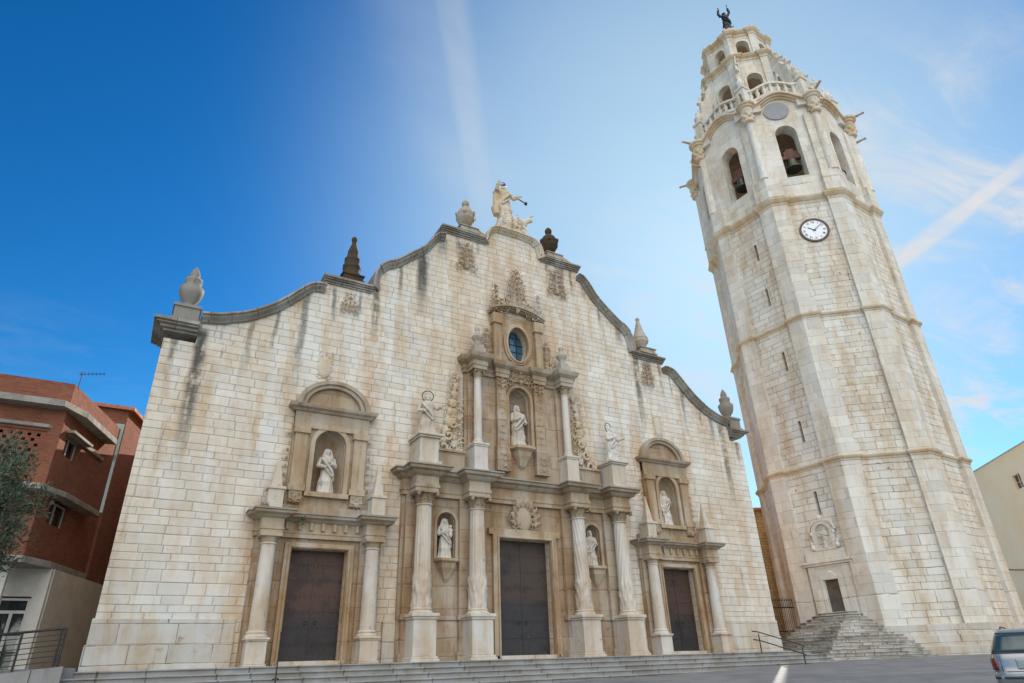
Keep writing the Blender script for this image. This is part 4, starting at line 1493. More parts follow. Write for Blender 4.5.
# wings of drapery behind the shoulder
gb.tube([(-.35, .1, 2.75), (-.72, .15, 3.1), (-.62, .12, 3.35), (-.7, .12, 2.7), (-.78, .1, 2.1)], [.16, .2, .14, .2, .14], 8)
gb.tube([(-.6, 0, 2.2), (-.85, 0, 1.7), (-.8, -.1, 1.2)], [.2, .24, .2], 8)
gb.add(gm.v, gm.f, True)
o = statue(gb, 'crest_statue', (X0 + .05, .35, 21.28), 0, 'bearded saint with a ram on scrolls, crowning the church gable', mat='crest', vox=.03)
ir = MB()
ir.tube([(.35, -.25, 2.82), (1.05, -.25, 2.62)], .035, 7)
ir.ball((1.1, -.25, 2.6), .11, 1, 1, 1, 8, 6)
x_ = ir.build('cross_staff', 'iron')
x_.parent = o
hr = ring_tube((-.2, .1, 3.78), .16, .025)
hr.ball((-.2, .05, 3.66), .13, 1, 1, .9, 10, 7)
x_ = hr.build('crown', 'iron')
x_.parent = o


# ------------------------------------------------------------------ bell tower
TC = Vector((27.38, .78))
TR, TPH = 6.367, R(161.464)
AP = TR * math.cos(PI / 8)
HS = TR * math.sin(PI / 8)
tower = thing('bell_tower', (TC.x, TC.y, -.6), 'tall octagonal limestone bell tower with a clock and open belfry', 'bell tower')


def ffn(k, c=TC, ph=TPH, ap=AP):
    """coordinates on octagon face k: (u along, z, depth inward) to world"""
    a = ph + PI / 8 + k * PI / 4
    n = Vector((math.cos(a), math.sin(a)))
    t = Vector((-n.y, n.x))
    return lambda u, z, y: (c.x + n.x * (ap - y) + t.x * u, c.y + n.y * (ap - y) + t.y * u, z)


def octo(e=0., wp=0., d=0., r_ap=AP, hs=None, c=TC, ph=TPH, z=0.):
    """plan outline; with corner pilasters of width wp and projection d, offset outward by e"""
    hs = hs if hs is not None else r_ap * math.tan(PI / 8)
    out = []
    for k in range(8):
        f = ffn(k, c, ph, r_ap)
        rc = (r_ap + d + e) / math.cos(PI / 8)
        a = ph + k * PI / 4
        out.append((c.x + rc * math.cos(a), c.y + rc * math.sin(a), z))
        if wp:
            u0 = -(hs - wp) + e
            out += [f(u0, z, -(d + e)), f(u0, z, -e), f(-u0, z, -e), f(-u0, z, -(d + e))]
    return out


S1, S2, S3 = 10.41, 20.36, 30.22
WP, PD = 1.0, .24
sh = MB()
slitB = [(.30, 26.9), (.33, 22.97), (.41, 17.78), (.35, 12.74), (.25, 8.1)]
for k in range(8):
    hl = []
    if k == 0:
        hl = [rect(u - .11, u + .11, z - .72, z + .72) for u, z in slitB]
    elif k in (3, 5):
        hl = [rect(-.11, .11, z - .7, z + .7) for z in (8., 15., 25.)]
    sh.prism(rect(-HS, HS, -1.4, S3), 0, 1.1, hl, ffn(k))
shaft = sh.build('shaft', 'tower', tower)
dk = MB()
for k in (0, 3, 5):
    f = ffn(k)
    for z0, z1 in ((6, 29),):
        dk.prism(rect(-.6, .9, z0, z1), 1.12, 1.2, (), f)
dk.build('slit_dark_backing', 'black', tower)  # black plates put behind the slits to stand for inner darkness
pl_ = MB()
for k in range(8):
    f0, f1 = ffn(k - 1), ffn(k)
    a = TPH + k * PI / 4
    rc = (AP + PD) / math.cos(PI / 8)
    ri = (AP - .1) / math.cos(PI / 8)
    P = [(TC.x + rc * math.cos(a), TC.y + rc * math.sin(a)), f1(-(HS - WP), 0, -PD)[:2], f1(-(HS - WP), 0, .1)[:2], (TC.x + ri * math.cos(a), TC.y + ri * math.sin(a)), f0(HS - WP, 0, .1)[:2], f0(HS - WP, 0, -PD)[:2]]
    pl_.plan(P, -.5, S3)
pl_.build('corner_pilaster', 'tower_pale', tower)
# stepped foot
for (e, z0, z1) in ((.12, -1.6, .95), (.34, -1.6, .42), (.55, -1.6, -.12)):
    ft = MB()
    ft.plan([p[:2] for p in octo(PD + e)], z0, z1)
    ft.build('foot', 'foot', tower, bevel=.02)


def ring_course(z, prof, mat, name, wp=WP, d=PD):
    mb = MB()
    mb.loft([octo(e, wp, d, z=z + dz) for (e, dz) in prof], True)
    return mb.build(name, mat, tower)


for z in (S1, S2):
    ring_course(z, [(-.1, -.22), (.04, -.22), (.05, -.12), (.14, -.07), (.19, .02), (.19, .08), (.05, .16), (-.1, .18)], 'tower_trim', 'string_course')
ring_course(S3, [(-.1, -.55), (.03, -.52), (.05, -.34), (.16, -.26), (.30, -.08), (.32, .05), (.10, .18), (-.1, .2)], 'tower_trim', 'string_course')

# belfry
BZ = 40.0
bf = MB()
for k in range(8):
    bf.prism(rect(-HS, HS, S3 + .1, BZ + .6), .0, .95, [arch(.0, .80, 32.35, 36.7, .85)], ffn(k))
bf.build('belfry_wall', 'tower_pale', tower)
bfl = MB()
bfl.plan([p[:2] for p in octo(-.9)], 31.2, 31.5)
bfl.plan([p[:2] for p in octo(-.9)], 38.3, 38.8)
bfl.plan([p[:2] for p in octo(r_ap=1.2)], 31.5, 38.3)
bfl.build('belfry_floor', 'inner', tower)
for k in range(8):
    bp_ = MB()
    f0, f1 = ffn(k - 1), ffn(k)
    a = TPH + k * PI / 4
    for (z0, z1, d, wp) in ((S3 + .2, 32.3, .42, .95), (32.3, 38.3, .22, .85), (39.2, 40.2, .30, 1.05)):
        rc = (AP + d) / math.cos(PI / 8)
        ri = (AP - .1) / math.cos(PI / 8)
        P = [(TC.x + rc * math.cos(a), TC.y + rc * math.sin(a)), f1(-(HS - wp), 0, -d)[:2], f1(-(HS - wp), 0, .1)[:2], (TC.x + ri * math.cos(a), TC.y + ri * math.sin(a)), f0(HS - wp, 0, .1)[:2], f0(HS - wp, 0, -d)[:2]]
        bp_.plan(P, z0, z1)
    bp_.build('belfry_pilaster', 'tower_pale', tower, bevel=.02)
for k in range(8):
    a = TPH + k * PI / 4
    rc = (AP + .30) / math.cos(PI / 8)
    c_ = (TC.x + rc * math.cos(a), TC.y + rc * math.sin(a))
    cl_ = MB()
    cl_.lathe([(.40, 32.3), (.36, 32.5), (.33, 38.1)], (c_[0] * .97 + TC.x * .03, c_[1] * .97 + TC.y * .03, 0), 18)
    cl_.build('belfry_column', 'tower_pale', tower)
    cl_ = MB()
    cl_.lathe([(.36, 38.1), (.42, 38.2), (.42, 38.3), (.36, 38.4), (.40, 38.9), (.52, 39.25)], (c_[0], c_[1], 0), 16)
    for q in range(12):
        b_ = 2 * PI * q / 12
        cl_.ball((c_[0] + .42 * math.cos(b_), c_[1] + .42 * math.sin(b_), 38.62 + .3 * (q % 2)), .12, 1, 1, 1.4, 7, 5)
    cl_.build('belfry_capital', 'tower_trim', tower, remesh=.04)
# undulating cornice: rises in an arch over each face and breaks forward round each corner
wc = MB()
NW = 20


def wave(t):       # t in -1..1 along a face
    q = max(0., 1 - abs(t) / .68)
    return 1.05 * math.sin(q * PI / 2) ** 1.1


for k in range(8):
    f = ffn(k)
    for (e0, dz0, dz1) in ((.15, -.28, -.12), (.32, -.12, .03), (.50, .03, .18)):
        rings = []
        for i in range(NW + 1):
            t = -1 + 2 * i / NW
            hs_e = HS + (e0) * math.tan(PI / 8)
            u = t * hs_e
            z = 40.0 - .25 + wave(t) * .9
            yb = .1
            ub = t * HS
            rings.append([f(ub, z + dz0, yb), f(u, z + dz0, -e0), f(u, z + dz1, -e0), f(ub, z + dz1, yb)])
        wc.loft(rings, True)
    a = TPH + k * PI / 4
    for (r_, z0, z1) in ((.48, 39.3, 39.55), (.62, 39.55, 39.75), (.76, 39.75, 39.98)):
        rc = (AP + .25) / math.cos(PI / 8)
        wc.lathe([(r_ * .9, z0), (r_, z0 + .06), (r_, z1)], (TC.x + rc * math.cos(a), TC.y + rc * math.sin(a), 0), 16, None, False)
wc.build('cornice', 'tower_trim', tower)
tz = MB()
for k in range(8):
    tz.prism([(-HS + .05, 40.0)] + [(HS * (-1 + 2 * i / 16), 40. + wave(-1 + 2 * i / 16) * .92 - .1) for i in range(17)] + [(HS - .05, 40.0)][:0] + [(HS - .05, 39.9), (-HS + .05, 39.9)], .04, .5, (), ffn(k))
tz.plan([p[:2] for p in octo(-.1)], 40.3, 40.75)
tz.build('cornice_infill', 'tower_pale', tower)
ds = MB()
f = ffn(1)
ds.prism(ell(-.25, 39.15, .98, .92, 36), -.10, .05, (), f)
ds.build('oval_disc', 'slate', tower)
# gargoyles
for k in range(8):
    a = TPH + k * PI / 4
    dv = Vector((math.cos(a), math.sin(a), .12))
    for (z, r0) in ((40.0, AP + 1.0), (37.4, AP + .5)) if k in (0, 3) else ((40.0, AP + 1.0),):
        c_ = Vector((TC.x, TC.y, z)) + Vector((dv.x, dv.y, 0)) * r0 / 1.0
        gg = MB()
        gg.tube([c_ - dv * .3, c_ + dv * .35, c_ + dv * .8, c_ + dv * 1.05], [.15, .13, .10, .08], 7)
        gg.ball(tuple(c_ + dv * 1.1), .12, 1, 1, .9, 8, 6)
        gg.build('gargoyle', 'carved', tower)
# balustrade with balusters, corner pinnacles and scrolled buttresses
RB = 5.55
hb = RB * math.tan(PI / 8)
for k in range(8):
    bl = MB()
    f = ffn(k, ap=RB)
    nb = 7
    rings, rings2 = [], []
    for i in range(NW + 1):
        t = -1 + 2 * i / NW
        z = 40.75 + .55 * wave(t)
        for rr_, z0, z1, e in ((rings, 0, .28, .22), (rings2, 1.20, 1.42, .20)):
            rr_.append([f(t * hb, z + z0, e), f(t * hb, z + z0, -e), f(t * hb, z + z1, -e), f(t * hb, z + z1, e)])
    bl.loft(rings, True)
    bl.loft(rings2, True)
    bl.build('balustrade_rail', 'tower_pale', tower)
    for i in range(nb):
        t = -.74 + 1.48 * i / (nb - 1)
        z = 40.75 + .55 * wave(t) + .28
        c_ = f(t * hb, z, 0)
        bb = MB()
        bb.lathe([(.17, 0), (.17, .1), (.09, .18), (.19, .42), (.18, .52), (.09, .74), (.16, .82), (.16, .94)], c_, 9)
        bb.build('baluster', 'tower_pale', tower)
C2 = TC + Vector((-.33, .18))
for k in range(8):
    a = TPH + k * PI / 4
    rc = RB / math.cos(PI / 8)
    x, y = TC.x + rc * math.cos(a), TC.y + rc * math.sin(a)
    pn = MB()
    pn.box(x - .36, x + .36, y - .36, y + .36, 40.4, 42.3)
    pn.box(x - .45, x + .45, y - .45, y + .45, 42.3, 42.5)
    pn.lathe([(.22, 0), (.3, .08), (.18, .2), (.34, .5), (.38, .7), (.28, .84), (.2, 1.0), (.12, 1.2), (.16, 1.3), (.12, 1.45), (.03, 1.6)], (x, y, 42.5), 10)
    pn.build('pinnacle', 'tower_pale', tower)
    sc = MB()
    dv = Vector((math.cos(a), math.sin(a)))
    tv = Vector((-dv.y, dv.x))

    def bpnt(r_, z, s_): return (TC.x + dv.x * r_ + tv.x * s_, TC.y + dv.y * r_ + tv.y * s_, z)
    outl = smooth_curve([(6.1, 40.8), (6.0, 42.6), (5.75, 43.6), (5.55, 44.3), (5.5, 45.0), (5.0, 45.7), (4.75, 46.4), (4.6, 47.0), (4.05, 47.7)], 3) + [(3.6, 47.9)] + smooth_curve([(3.6, 46.4), (4.2, 45.4), (4.5, 44.2), (4.8, 42.6), (4.9, 40.8)], 3)
    sc.prism(outl, -.20, .20, (), lambda u, z, yy: bpnt(u, z, yy))
    for (r_, z, s_) in ((5.75, 43.3, .40), (5.35, 44.9, .46), (4.75, 46.3, .36), (4.2, 47.4, .3)):
        pts = [bpnt(r_ + s_ * .62 * (1 - t / 14) * math.cos(t * .8), z + .2 + s_ * .62 * (1 - t / 14) * math.sin(t * .8), 0) for t in range(13)]
        sc.tube(pts, [.20 - .010 * t for t in range(13)], 6)
        sc.ball(bpnt(r_, z + .3, 0), s_ * .5, 1, 1, 1.1, 8, 6)
        sc.lathe([(s_ * .18, 0), (s_ * .3, .1), (s_ * .14, .2), (s_ * .32, .42), (s_ * .2, .58), (.02, .78)], bpnt(r_ + .05, z + .45, 0), 8)
    sc.build('scroll_buttress', 'tower_pale', tower)


# upper stages
def stage(z0, z1, ap, hw, wz0, wz1, name, trim, wp, ctr):
    hs = ap * math.tan(PI / 8)
    mb = MB()
    for k in range(8):
        mb.prism(rect(-hs, hs, z0, z1), 0, .55, [arch(0, hw, wz0, wz1)], ffn(k, ctr, TPH, ap))
    o = mb.build(name, 'tower_pale', tower)
    pm = MB()
    for k in range(8):
        f0, f1 = ffn(k - 1, ctr, TPH, ap), ffn(k, ctr, TPH, ap)
        a = TPH + k * PI / 4
        d = .16
        rc, ri = (ap + d) / math.cos(PI / 8), (ap - .1) / math.cos(PI / 8)
        P = [(ctr.x + rc * math.cos(a), ctr.y + rc * math.sin(a)), f1(-(hs - wp), 0, -d)[:2], f1(-(hs - wp), 0, .1)[:2], (ctr.x + ri * math.cos(a), ctr.y + ri * math.sin(a)), f0(hs - wp, 0, .1)[:2], f0(hs - wp, 0, -d)[:2]]
        pm.plan(P, z0, z1 - .35)
        am = MB()
    pm.build('stage_pilaster', 'tower_pale', tower, bevel=.015)
    tr_ = MB()
    tr_.loft([octo(e, wp, .16, ap, hs, ctr, z=z1 + dz) for (e, dz) in ((-.1, -.5), (.05, -.5), (.07, -.25), (.22, -.15), (.34, .02), (.34, .12), (.05, .22), (-.1, .22))], True)
    tr_.build('string_course', 'tower_trim', tower)
    fl = MB()
    fl.plan([p[:2] for p in octo(-.3, r_ap=ap, c=ctr)], z0 + .1, z0 + .4)
    fl.plan([p[:2] for p in octo(-.3, r_ap=ap, c=ctr)], z1 - .4, z1 - .1)
    fl.plan([p[:2] for p in octo(r_ap=.5, c=ctr)], z0 + .4, z1 - .4)
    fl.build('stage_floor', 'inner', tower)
    am = MB()
    for k in range(8):
        am.prism(arch(0, hw + .2, wz0 - .12, wz1), -.07, .02, [arch(0, hw, wz0, wz1)], ffn(k, ctr, TPH, ap))
    am.build('window_surround', 'tower_trim' if False else 'tower_pale', tower)


stage(40.5, 48.5, 3.5, .66, 43.0, 45.6, 'lantern_wall', 1, .52, C2)
stage(48.5, 52.6, 2.75, .56, 49.3, 50.9, 'upper_lantern_wall', 1, .38, C2)
for k in range(8):
    a = TPH + k * PI / 4
    u = MB()
    rc = 2.95 / math.cos(PI / 8)
    u.lathe([(.12, 0), (.16, .05), (.08, .1), (.15, .22), (.15, .3), (.07, .42), (.08, .5), (.02, .62)], (C2.x + rc * math.cos(a), C2.y + rc * math.sin(a), 52.8), 9)
    u.build('urn', 'tower_pale', tower)
cu_ = MB()
cu_.lathe([(2.6, 52.7), (2.45, 53.2), (2.0, 53.9), (1.3, 54.5), (.75, 54.9), (.6, 55.1), (.6, 55.7), (.72, 55.8), (.72, 56.0), (.45, 56.1), (.38, 56.5)], (C2.x, C2.y, 0), 24, lambda a, z, k: 1 + (.025 * abs(math.cos(4 * (a - TPH))) if z < 54.6 else 0))
cu_.build('cupola', 'tower_trim', tower)

# bells
nbell = 0
for k, lab in ((0, 'bronze bell in the left visible arch of the tower belfry'), (1, 'bronze bell with wooden yoke in the arch above the clock'), (2, 'bronze bell in the right visible arch of the tower belfry')):
    f = ffn(k)
    c_ = f(.1, 33.6, .75)
    b = thing('church_bell', (c_[0], c_[1], c_[2]), lab, 'bell', 'bells in the tower belfry')
    m_ = MB()
    m_.lathe([(.60, 0), (.62, .05), (.52, .2), (.42, .5), (.38, .8), (.30, .98), (.1, 1.06)], c_, 24)
    m_.build('bell_body', 'bell', b)
    m_ = MB()
    ctr_ = Vector(c_)
    a = TPH + PI / 8 + k * PI / 4
    t = Vector((-math.sin(a), math.cos(a), 0))
    for (hw_, z0, z1, th2) in ((.75, 1.02, 1.35, .16), (.5, 1.35, 1.75, .16), (.3, 1.75, 2.0, .14)):
        nrm_ = Vector((math.cos(a), math.sin(a), 0))
        vs2 = [ctr_ + t * sx_ * hw_ + nrm_ * sy_ * th2 + Vector((0, 0, zz)) for zz in (z0, z1) for sx_, sy_ in ((-1, -1), (1, -1), (1, 1), (-1, 1))]
        m_.add(vs2, [(0, 3, 2, 1), (4, 5, 6, 7), (0, 1, 5, 4), (1, 2, 6, 5), (2, 3, 7, 6), (3, 0, 4, 7)])
    m_.build('yoke', 'woodbeam', b)

# clock
f = ffn(1)
ck = MB()
CZ, CU = 27.22, -.06
ck.prism(ell(CU, CZ, 1.02, 1.02, 48), -.10, .02, [ell(CU, CZ, .87, .87, 48)], f)
clock = ck.build('clock', 'clockrim', tower, bevel=.02)
m_ = MB()
m_.prism(ell(CU, CZ, .875, .875, 48), -.05, .01, (), f)
m_.build('clock_face', 'clockface', clock)
m_ = MB()


def hand(ang, ln, w0, w1, y0, y1):
    dx_, dz_ = math.sin(ang), math.cos(ang)
    nx_, nz_ = dz_, -dx_
    pts_ = [(CU - nx_ * w0 - dx_ * .12, CZ - nz_ * w0 - dz_ * .12), (CU + nx_ * w0 - dx_ * .12, CZ + nz_ * w0 - dz_ * .12), (CU + dx_ * ln + nx_ * w1, CZ + dz_ * ln + nz_ * w1), (CU + dx_ * ln - nx_ * w1, CZ + dz_ * ln - nz_ * w1)]
    m_.prism(pts_, y0, y1, (), f)


hand(R(304), .50, .035, .028, -.075, -.062)
hand(R(49), .78, .028, .014, -.090, -.078)
m_.prism(ell(CU, CZ, .06, .06, 16), -.095, -.05, (), f)
m_.build('clock_hands', 'black', clock)
m_ = MB()
NUM = ['XII', 'I', 'II', 'III', 'IIII', 'V', 'VI', 'VII', 'VIII', 'IX', 'X', 'XI']
for i, s_ in enumerate(NUM):
    cv = bpy.data.curves.new('numeral', 'FONT')
    cv.body = s_
    cv.align_x = 'CENTER'
    cv.align_y = 'CENTER'
    cv.size = .26
    cv.space_character = .82
    to = bpy.data.objects.new('numeral', cv)
    col.objects.link(to)
    bpy.context.view_layer.update()
    me = to.evaluated_get(bpy.context.evaluated_depsgraph_get()).to_mesh()
    ang = 2 * PI * i / 12
    rot = Matrix.Rotation(-ang, 2)
    vv = []
    for v in me.vertices:
        q = rot @ Vector((v.co.x, v.co.y))
        vv.append(f(CU + .68 * math.sin(ang) + q.x, CZ + .68 * math.cos(ang) + q.y, -.056))
    ff = [tuple(p.vertices) for p in me.polygons]
    m_.add(vv, ff)
    to.to_mesh_clear()
    bpy.data.objects.remove(to)
    bpy.data.curves.remove(cv)
m_.build('clock_numerals', 'black', clock)

# doorway on the west face of the tower
f = ffn(0)
dr = MB()
dr.prism(rect(.03 - .46, .03 + .46, 1.85, 3.62), -.02, .02, (), f)
dr.prism(rect(.03 - .46, .03 - .02, 1.9, 3.6), -.035, -.02, (), f)
dr.prism(rect(.03 + .02, .03 + .46, 1.9, 3.6), -.035, -.02, (), f)
for q in range(7):
    u = .03 - .4 + .8 * q / 6
    dr.prism(rect(u - .015, u + .015, 1.95, 3.2), -.05, -.033, (), f)
tag(dr.build('tower_door', 'door_plank', tower), 'small barred plank door at the top of the tower steps')
df = MB()
df.prism(rect(-1.35, 1.45, 1.6, 4.45), -.16, -.003, [rect(.03 - .46, .03 + .46, 1.65, 3.62)], f)
df.prism([(-.62, 1.6), (-.44, 1.6), (-.44, 3.62), (.50, 3.62), (.50, 1.6), (.68, 1.6), (.68, 3.82), (.40, 3.82), (.22, 4.02), (-.16, 4.02), (-.34, 3.82), (-.62, 3.82)], -.26, -.14, (), f)
for u in (-1.05, 1.12):
    df.prism(rect(u - .2, u + .2, 1.6, 4.4), -.24, -.14, (), f)
df.prism(rect(-1.55, 1.62, 4.45, 4.58), -.30, -.003, (), f)
df.prism(rect(-1.65, 1.72, 4.58, 4.72), -.38, -.003, (), f)
df.prism(rect(-1.3, 1.4, 4.72, 5.3), -.14, -.003, (), f)
df.prism(arch(.18, .72, 5.3, 6.35), -.18, -.003, [arch(.18, .46, 5.4, 6.35)], f)
n = 12
df.prism([(.18 + .92 * math.cos(PI * k / n), 6.4 + .72 * math.sin(PI * k / n)) for k in range(n + 1)] + [(.18 + .78 * math.cos(PI * k / n), 6.4 + .60 * math.sin(PI * k / n)) for k in range(n, -1, -1)], -.22, -.003, (), f)
df.build('door_surround', 'tower_pale', tower, bevel=.015)
cv = MB()
for (u, z, r_) in ((-.62, 5.5, .15), (.98, 5.5, .15), (-.66, 5.75, .10), (1.02, 5.75, .10), (-.55, 6.3, .11), (.9, 6.3, .11), (.18, 7.2, .13), (.03, 4.02, .12), (-.15, 4.0, .08), (.22, 4.0, .08)):
    c_ = f(u, z, -.14)
    cv.ball(c_, r_, 1, 1, 1.2, 8, 6)
cv.build('door_carving', 'tower_pale', tower, remesh=.04)
c_ = f(.18, 5.42, -.02)
statue(figure(1.22, 31, 'chest', 'waist', 0, False, veil=True), 'niche_statue', c_, R(184 - 270) , 'small pale robed statue in the niche over the tower door', vox=.016)

# figure on top of the tower
fg = figure(2.75, 41, 'high', 'high', 0, False, wide=.9)
fg.tube([(-.40, -.1, 3.0), (-.44, -.1, 3.4)], .03, 6)
fg.tube([(.40, -.1, 3.0), (.46, -.1, 3.6)], .03, 6)
fg.ball((.46, -.1, 3.65), .07, 1, 1, 1, 8, 6)
fg.ball((-.44, -.1, 3.45), .07, 1, 1, 1, 8, 6)
fg.tube([(.1, 0, .6), (.5, .1, .55), (.75, .1, .7)], [.1, .06, .04], 6)
o = fg.build('finial_figure', 'bronze', None, remesh=.03, loc=(C2.x, C2.y, 56.5), rotz=R(-40))
tag(o, 'dark bronze figure with raised arms on the very top of the bell tower', 'statue')

# steps spreading from the tower door
ts = MB()
NS = 15
z_top = 1.84
rs = random.Random(4)
for k in range(NS):
    z1 = z_top - k * .165
    hw = 1.25 + .34 * k + rs.uniform(-.06, .06)
    dp = .75 + .34 * k + rs.uniform(-.05, .05)
    fn = ffn(0)
    ch = min(dp * .6, hw * .55)
    hr_ = 1.2 + .70 * (hw - 1.2)
    zb = z1 - .18 if k < NS - 1 else z1 - .6
    for (o_, za, zc_) in ((.05, zb, z1 - .05), (0., z1 - .05, z1)):
        P = [(-hw + o_, -.3), (-hw + o_, dp - ch), (-hw + ch, dp - o_), (hr_ - ch * .8, dp - o_), (hr_ - o_, dp - ch), (hr_ - o_, -.3)]
        R2 = []
        for q in range(5):      # uneven worn edges, stone by stone
            p0, p1 = Vector(P[q]), Vector(P[q + 1])
            m_n = max(1, int((p1 - p0).length / .6))
            for j in range(m_n):
                pp = p0.lerp(p1, j / m_n)
                w_ = .03 if 0 < j else 0.
                R2.append((pp.x + rs.uniform(-w_, w_), pp.y + rs.uniform(-w_, w_)))
        R2.append(P[5])
        ts.plan([fn(x_, 0, -y_)[:2] for x_, y_ in R2], za, zc_)
o = ts.build('tower_steps', 'worn_steps')
tag(o, 'pyramid of worn stone steps climbing to the small tower door', 'steps')


# ------------------------------------------------------------------ alley between church and tower
al = MB()
q0, q1 = Vector((19.5, 11.5)), Vector((30.5, 6.2))
dv = (q1 - q0).normalized()
nv_ = Vector((dv.y, -dv.x))
Q = lambda a, b: (q0.x + dv.x * a + nv_.x * b, q0.y + dv.y * a + nv_.y * b)
ah = thing('alley_house', (q0.x, q0.y, -.6), 'narrow ochre rubble house wall glimpsed between church and tower', 'house')
al.plan([Q(0, 0), Q(11, 0), Q(11, -7), Q(0, -7)], -1.2, 9.6)
al.build('wall', 'alley', ah)
al = MB()
al.plan([Q(-.2, .35), Q(11.2, .35), Q(11.2, -7.2), Q(-.2, -7.2)], 9.6, 9.8)
al.build('roof', 'tile', ah)
gt = thing('iron_gate', (19.6, 6.8, -.5), 'black iron bar gate closing the alley between church and tower', 'gate')
m_ = MB()
a0, a1 = Vector((15.7, 4.2)), Vector((22.2, 3.6))
for z in (-.2, 1.0, 2.35):
    m_.tube([(a0.x, a0.y, z), (a1.x, a1.y, z)], .035, 6)
m_.build('gate_rail', 'iron', gt)
m_ = MB()
for k in range(44):
    p = a0.lerp(a1, (k + .5) / 44)
    m_.tube([(p.x, p.y, -.6), (p.x, p.y, 2.7)], .016, 5)
    m_.lathe([(.018, 2.7), (.035, 2.76), (.004, 2.92)], (p.x, p.y, 0), 6)
m_.build('gate_bars', 'iron', gt)

# ------------------------------------------------------------------ brick building on the left
BX, BY = -18.27, 3.42
sdv = Vector((.31, .95)).normalized()
bb_ = thing('brick_building', (BX, BY, -.1), 'red brick house with pierced brick screen and concrete canopies', 'building')


def bpts(dxl, e):
    """plan: front along x to the left, side along sdv; pushed outward by e"""
    n_s = Vector((sdv.y, -sdv.x))
    return [(BX + e * .75, BY - e), (BX + n_s.x * e + sdv.x * 13, BY + n_s.y * e + sdv.y * 13), (BX - dxl, BY + 12.5), (BX - dxl, BY - e)]


w1 = MB()
HOLE = rect(BX - 3.9, BX - .42, 6.2, 8.05)
# front wall with an opening for the pierced screen, side wall with a slot window
w1.prism(rect(BX - 9, BX, 3.55, 10.05), BY, BY + .35, [HOLE])
n_s = Vector((sdv.y, -sdv.x))
sf = lambda u, z, y: (BX + sdv.x * u - n_s.x * y, BY + sdv.y * u - n_s.y * y, z)
w1.prism(rect(.05, 8.5, 3.55, 10.05), 0, .35, [rect(.9, 2.6, 4.9, 5.75), rect(.6, 2.0, 7.4, 8.2)], sf)
w1.build('brick_wall', 'brick', bb_)
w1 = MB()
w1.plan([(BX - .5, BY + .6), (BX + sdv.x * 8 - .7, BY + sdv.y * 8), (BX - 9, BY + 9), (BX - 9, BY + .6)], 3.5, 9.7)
w1.build('inner_wall_darkened', 'black', bb_)  # coloured black so the holes of the screen look dark
ls = MB()
hl = []
for i in range(9):
    for j in range(12):
        u = BX - 3.84 + .285 * j + (.14 if i % 2 else 0)
        z = 6.27 + .195 * i
        if u + .12 < BX - .46:
            hl.append(rect(u, u + .115, z, z + .115))
ls.prism(HOLE, BY + .05, BY + .2, hl)
tag(ls.build('pierced_screen', 'brick', bb_), 'brick screen pierced with small square holes')
cn = MB()
for (z0, z1, e) in ((8.92, 9.16, .55), (8.16, 8.30, .12), (5.78, 5.98, .62), (3.28, 3.50, .75)):
    P = bpts(9, e)
    n2 = [(BX + e * .75 - .5, BY - e), (BX + n_s.x * e * .8 + sdv.x * .8, BY + n_s.y * e * .8 + sdv.y * .8)]
    pts_ = [P[3], n2[0], n2[1], (BX + n_s.x * e * .8 + sdv.x * 4.2, BY + n_s.y * e * .8 + sdv.y * 4.2), (BX + sdv.x * 4.2 - .6, BY + sdv.y * 4.2), (BX - 9, BY + 1.2)]
    cn.plan(pts_, z0, z1)
cn.build('canopy', 'slab', bb_, bevel=.02)
gf = MB()
gw = rect(BX - 9, BX + .98, -.3, 3.28)
gf.prism(gw, BY + .9, BY + 1.2, [rect(BX - .42, BX + .50, -.28, 2.35), rect(BX - 1.75, BX - .85, -.28, 2.35), rect(BX - 4.2, BX - 2.6, -.28, 2.35)])
gf.prism(rect(1.0, 9, -.3, 3.28), -.62, -.3, (), sf)
gf.build('ground_floor_wall', 'render_w', bb_)
gd = MB()
for (a, b) in ((BX - .42, BX + .50), (BX - 1.75, BX - .85), (BX - 4.2, BX - 2.6)):
    d_o = MB()
    y = BY + 1.0
    d_o.prism(rect(a, b, -.28, 2.3), y, y + .08, [rect(a + .08, (a + b) / 2 - .05, .0, 1.8), rect((a + b) / 2 + .05, b - .08, .0, 1.8), rect(a + .08, b - .08, 1.9, 2.22)])
    do = d_o.build('glazed_door', 'render_w', bb_)
    g_ = MB()
    g_.box(a + .02, b - .02, y + .03, y + .05, -.2, 2.25)
    g_.build('door_glass', 'windowglass', do)
    mb_ = MB()
    for q in range(1, 3):
        mb_.box(a, b, y - .02, y - .005, .55 * q, .55 * q + .05)
    mb_.build('door_rail', 'iron', do)
for x in (BX - .42, BX - 3.6):
    pc = MB()
    pc.box(x - .17, x + .17, BY - .25, BY + .1, -.3, 3.28)
    pc.build('porch_pillar', 'render_w', bb_, bevel=.02)
for (q0_, q1_, z0_, z1_) in ((.55, 2.05, 7.35, 8.25), (.85, 2.65, 4.85, 5.8)):
    rw = MB()
    rw.prism(rect(q0_, q1_, z0_, z1_), .25, .3, (), sf)
    w_o = rw.build('recessed_window', 'windowglass', bb_)
    rw = MB()
    rw.prism([(q0_, z0_), (q1_, z0_), (q1_, z1_), (q0_, z1_)], .20, .24, [rect(q0_ + .1, (q0_ + q1_) / 2 - .03, z0_ + .1, z1_ - .1), rect((q0_ + q1_) / 2 + .03, q1_ - .1, z0_ + .1, z1_ - .1)], sf)
    rw.build('window_frame', 'render_w', w_o)
for a_, q_ in ((rect(.7, 2.9, 5.75, 5.83), -.25), (rect(.4, 2.3, 8.2, 8.3), -.3)):
    lt = MB()
    lt.prism(a_, q_, .1, (), sf)
    lt.build('window_lintel', 'slab', bb_)
ae = MB()
ax, ay = BX + .1, BY + .3
